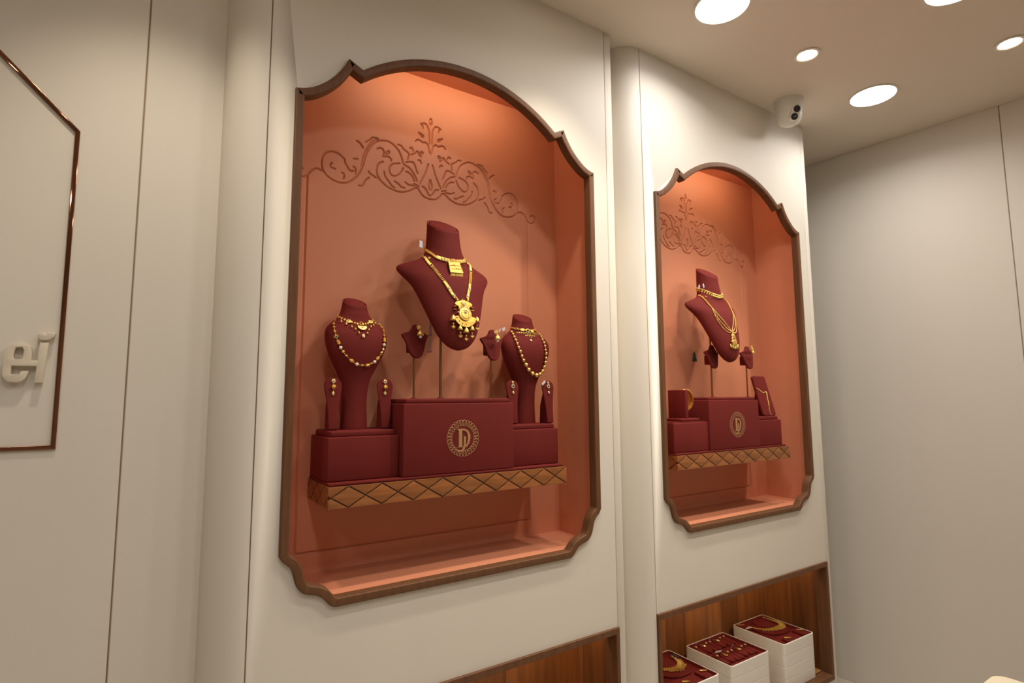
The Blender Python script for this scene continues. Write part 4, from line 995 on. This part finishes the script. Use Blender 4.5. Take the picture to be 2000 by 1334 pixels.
# ---- trays
def tray_pt(x, y, dz=0): return Vector((x, y, TH-.0065+dz))
def tray_set(tr, label, name='tray_necklace'):
    return thing(name, label, 'necklace', tr.location, 0, 'jewellery lying in the trays')
def tray_neck(tr, hx, hy, U, label, wide):
    # velvet mounds
    me = shape_mesh('velvet_mound', [[tuple(p) for p in catmull([(-.05,-.012),(-.03,-.040),(.0,-.056),(.035,-.060),(.07,-.055),(.085,-.02),(.08,.02),(.06,.055),(.02,.075),(-.03,.07),(-.06,.03)], 4, True)]], -.009, 0, .003, 2, 60)
    o = obj('velvet_mound', me, 'velvet', tr, (-.01,.01,TH-.012), (-math.pi/2,0,0)); 
    me = shape_mesh('velvet_collar', [[tuple(p) for p in catmull([(.0,.02),(.04,.015),(.06,.045),(.05,.09),(.0,.10),(-.03,.06)], 4, True)]], -.006, 0, .002, 2, 60)
    obj('velvet_collar', me, 'velvet', tr, (.0,.0,TH-.0035), (-math.pi/2,0,0))
    obj('velvet_strip', box(.062, .104, -hy+.012, -.055, TH-.012, TH-.001, .003, 2), 'velvet', tr); obj('velvet_strip', box(-.06, .03, -hy+.010, -.078, TH-.012, TH-.002, .003, 2), 'velvet', tr)
    k = tray_set(tr, label)
    C_ = resample(catmull(U, 6), step=.0085); N = len(C_)
    for i, (x, y) in enumerate(C_):
        f = 1-abs(2*i/(N-1)-1); a = C_[min(i+1,N-1)]-C_[max(i-1,0)]; t_ = Vector((a[0],a[1],0)); 
        put('flower_link', FLOWER, 'gold', k, tray_pt(x,y,.0075), t_, (0,0,1), (.0048,.0050+wide*f*.5,.004))
        if f > .3:
            b = Vector((0,0,1)).cross(t_).normalized(); sgn = 1 if (b.x*(x-.03)+b.y*(y-.06)) > 0 else -1
            for j in range(1, 2+int(f*wide/.006)): put('fringe_bead', FLOWER if j % 2 else BALL, 'gold2' if j % 2 else 'gold', k, tray_pt(x,y,.0075)+b*sgn*(.0060*j+wide*f*.25), t_, (0,0,1), (.0036,.0040,.0032) if j % 2 else (.0026,)*3)
    return k
k3 = tray_neck(S3[-1], s3x, s3y, [(-.075,.069),(-.0587,.0351),(-.0342,.0104),(.0101,-.002),(.0546,-.0048),(.080,.0083),(.086,.0372),(.086,.0674),(.084,.0967)], 'broad gold necklace lying in the top tray of the right stack', .016)
price_tag(k3, (-.085,.062,TH+.002), (1.2,0,.6), .014, .026)
def tray_earring(tr, x, y, label):
    t = thing('earring', label, 'earring', tr.location, 0, 'jewellery lying in the trays'); put('stud', FLOWER, 'gold', t, tray_pt(x,y,.009), (1,0,0), (0,0,1), (.007,.006,.005)); put('drop', FLOWER, 'gold2', t, tray_pt(x+.010,y-.006,.009), (1,0,0), (0,0,1), (.0085,.006,.005)); put('tip', BALL, 'gold', t, tray_pt(x+.019,y-.011,.0095), (1,0,0), (0,0,1), (.003,.003,.003)); return t
tray_earring(S3[-1], .080, -.076, 'gold earring on the front strip of the right tray'); tray_earring(S3[-1], -.050, -.092, 'gold earring on the front left strip of the right tray')
tray_earring(S3[-1], -.095, .105, 'gold earring in the back corner of the right tray')
k1 = tray_neck(S1[-1], s1x, s1y, [(-.060,.055),(-.040,.030),(-.0018,.0091),(.0247,.000),(.050,.005),(.0700,.0208),(.0840,.0532),(.088,.075)], 'gold necklace with leaf fringe lying in the top tray of the left stack', .020)
bm = bmesh.new(); 
for i in range(16): add_sphere(bm, (.085+.020*random.random(), .085-.045*random.random(), TH+.001+.004*random.random()), .0032, 6)
obj('dark_beads', bm, 'sapphire', k1, label='dark green bead tassel')
tray_earring(S1[-1], .083, -.072, 'gold earring on the front strip of the left tray'); tray_earring(S1[-1], -.040, -.090, 'gold earring on the front left strip of the left tray')
OV = shape_mesh('oval_pad', [[(.020*math.cos(a), .040*math.sin(a)) for a in np.linspace(0,2*math.pi,33)[:-1]]], -.010, 0, .004, 2, 60)
NP = shape_mesh('strip_pad', [rrect(-.0115,.0115,-.040,.040,.004,3)], -.008, 0, .003, 2, 60)
row = (('n',-.100),('o',-.066),('n',-.034),('n',-.008),('o',.026),('n',.060),('n',.086))
kinds = 0
names = {'n': 'small gold stud', 'o': 'gold pendant'}
pos = ('first','second','third','fourth','fifth','sixth','seventh')
for ri, yy in enumerate((.060,-.042)):
    for ci, (c, xx) in enumerate(row):
        xx += .006*ri
        obj('oval_pad' if c == 'o' else 'strip_pad', OV if c == 'o' else NP, 'velvet', S2[-1], (xx, yy, TH-.0115), (-math.pi/2,0,math.radians(-8)))
        lab = '%s on the %s pad from the left, %s row of the middle tray' % (names[c], pos[ci], ('back','front')[ri])
        t = thing('pendant' if c == 'o' else 'ear_stud', lab, 'pendant' if c == 'o' else 'earring', S2[-1].location, 0, 'small pieces in the middle tray')
        if c == 'o':
            o = put('drop', FLOWER, 'gold', t, tray_pt(xx, yy+.004, .0085), (1,0,0), (0,0,1), (.0085,.010,.005)); g = obj('gem', GEM, ('white_gem','ruby')[ci%2], o); g.location = (0,0,.45); g.scale = (.4,.4,.5)
            put('loop', RING, 'gold2', t, tray_pt(xx, yy+.018, .0085), (1,0,0), (0,0,1), (.004,.004,.004))
        else:
            o = put('stud', DISC, 'gold', t, tray_pt(xx, yy+.018, .007), (1,0,0), (0,0,1), (.0058,.0058,.005)); g = obj('gem', GEM, 'white_gem', o); g.location = (0,0,.45); g.scale = (.5,.5,.5)
        if (ri, ci) in ((1,1),(0,1),(0,4),(1,4)): price_tag(t, (xx-.008, yy+.034, TH+.006), (1.15 if (ri,ci)==(1,1) else .5,0,.3), .020 if (ri,ci)==(1,1) else .010, .026 if (ri,ci)==(1,1) else .016)
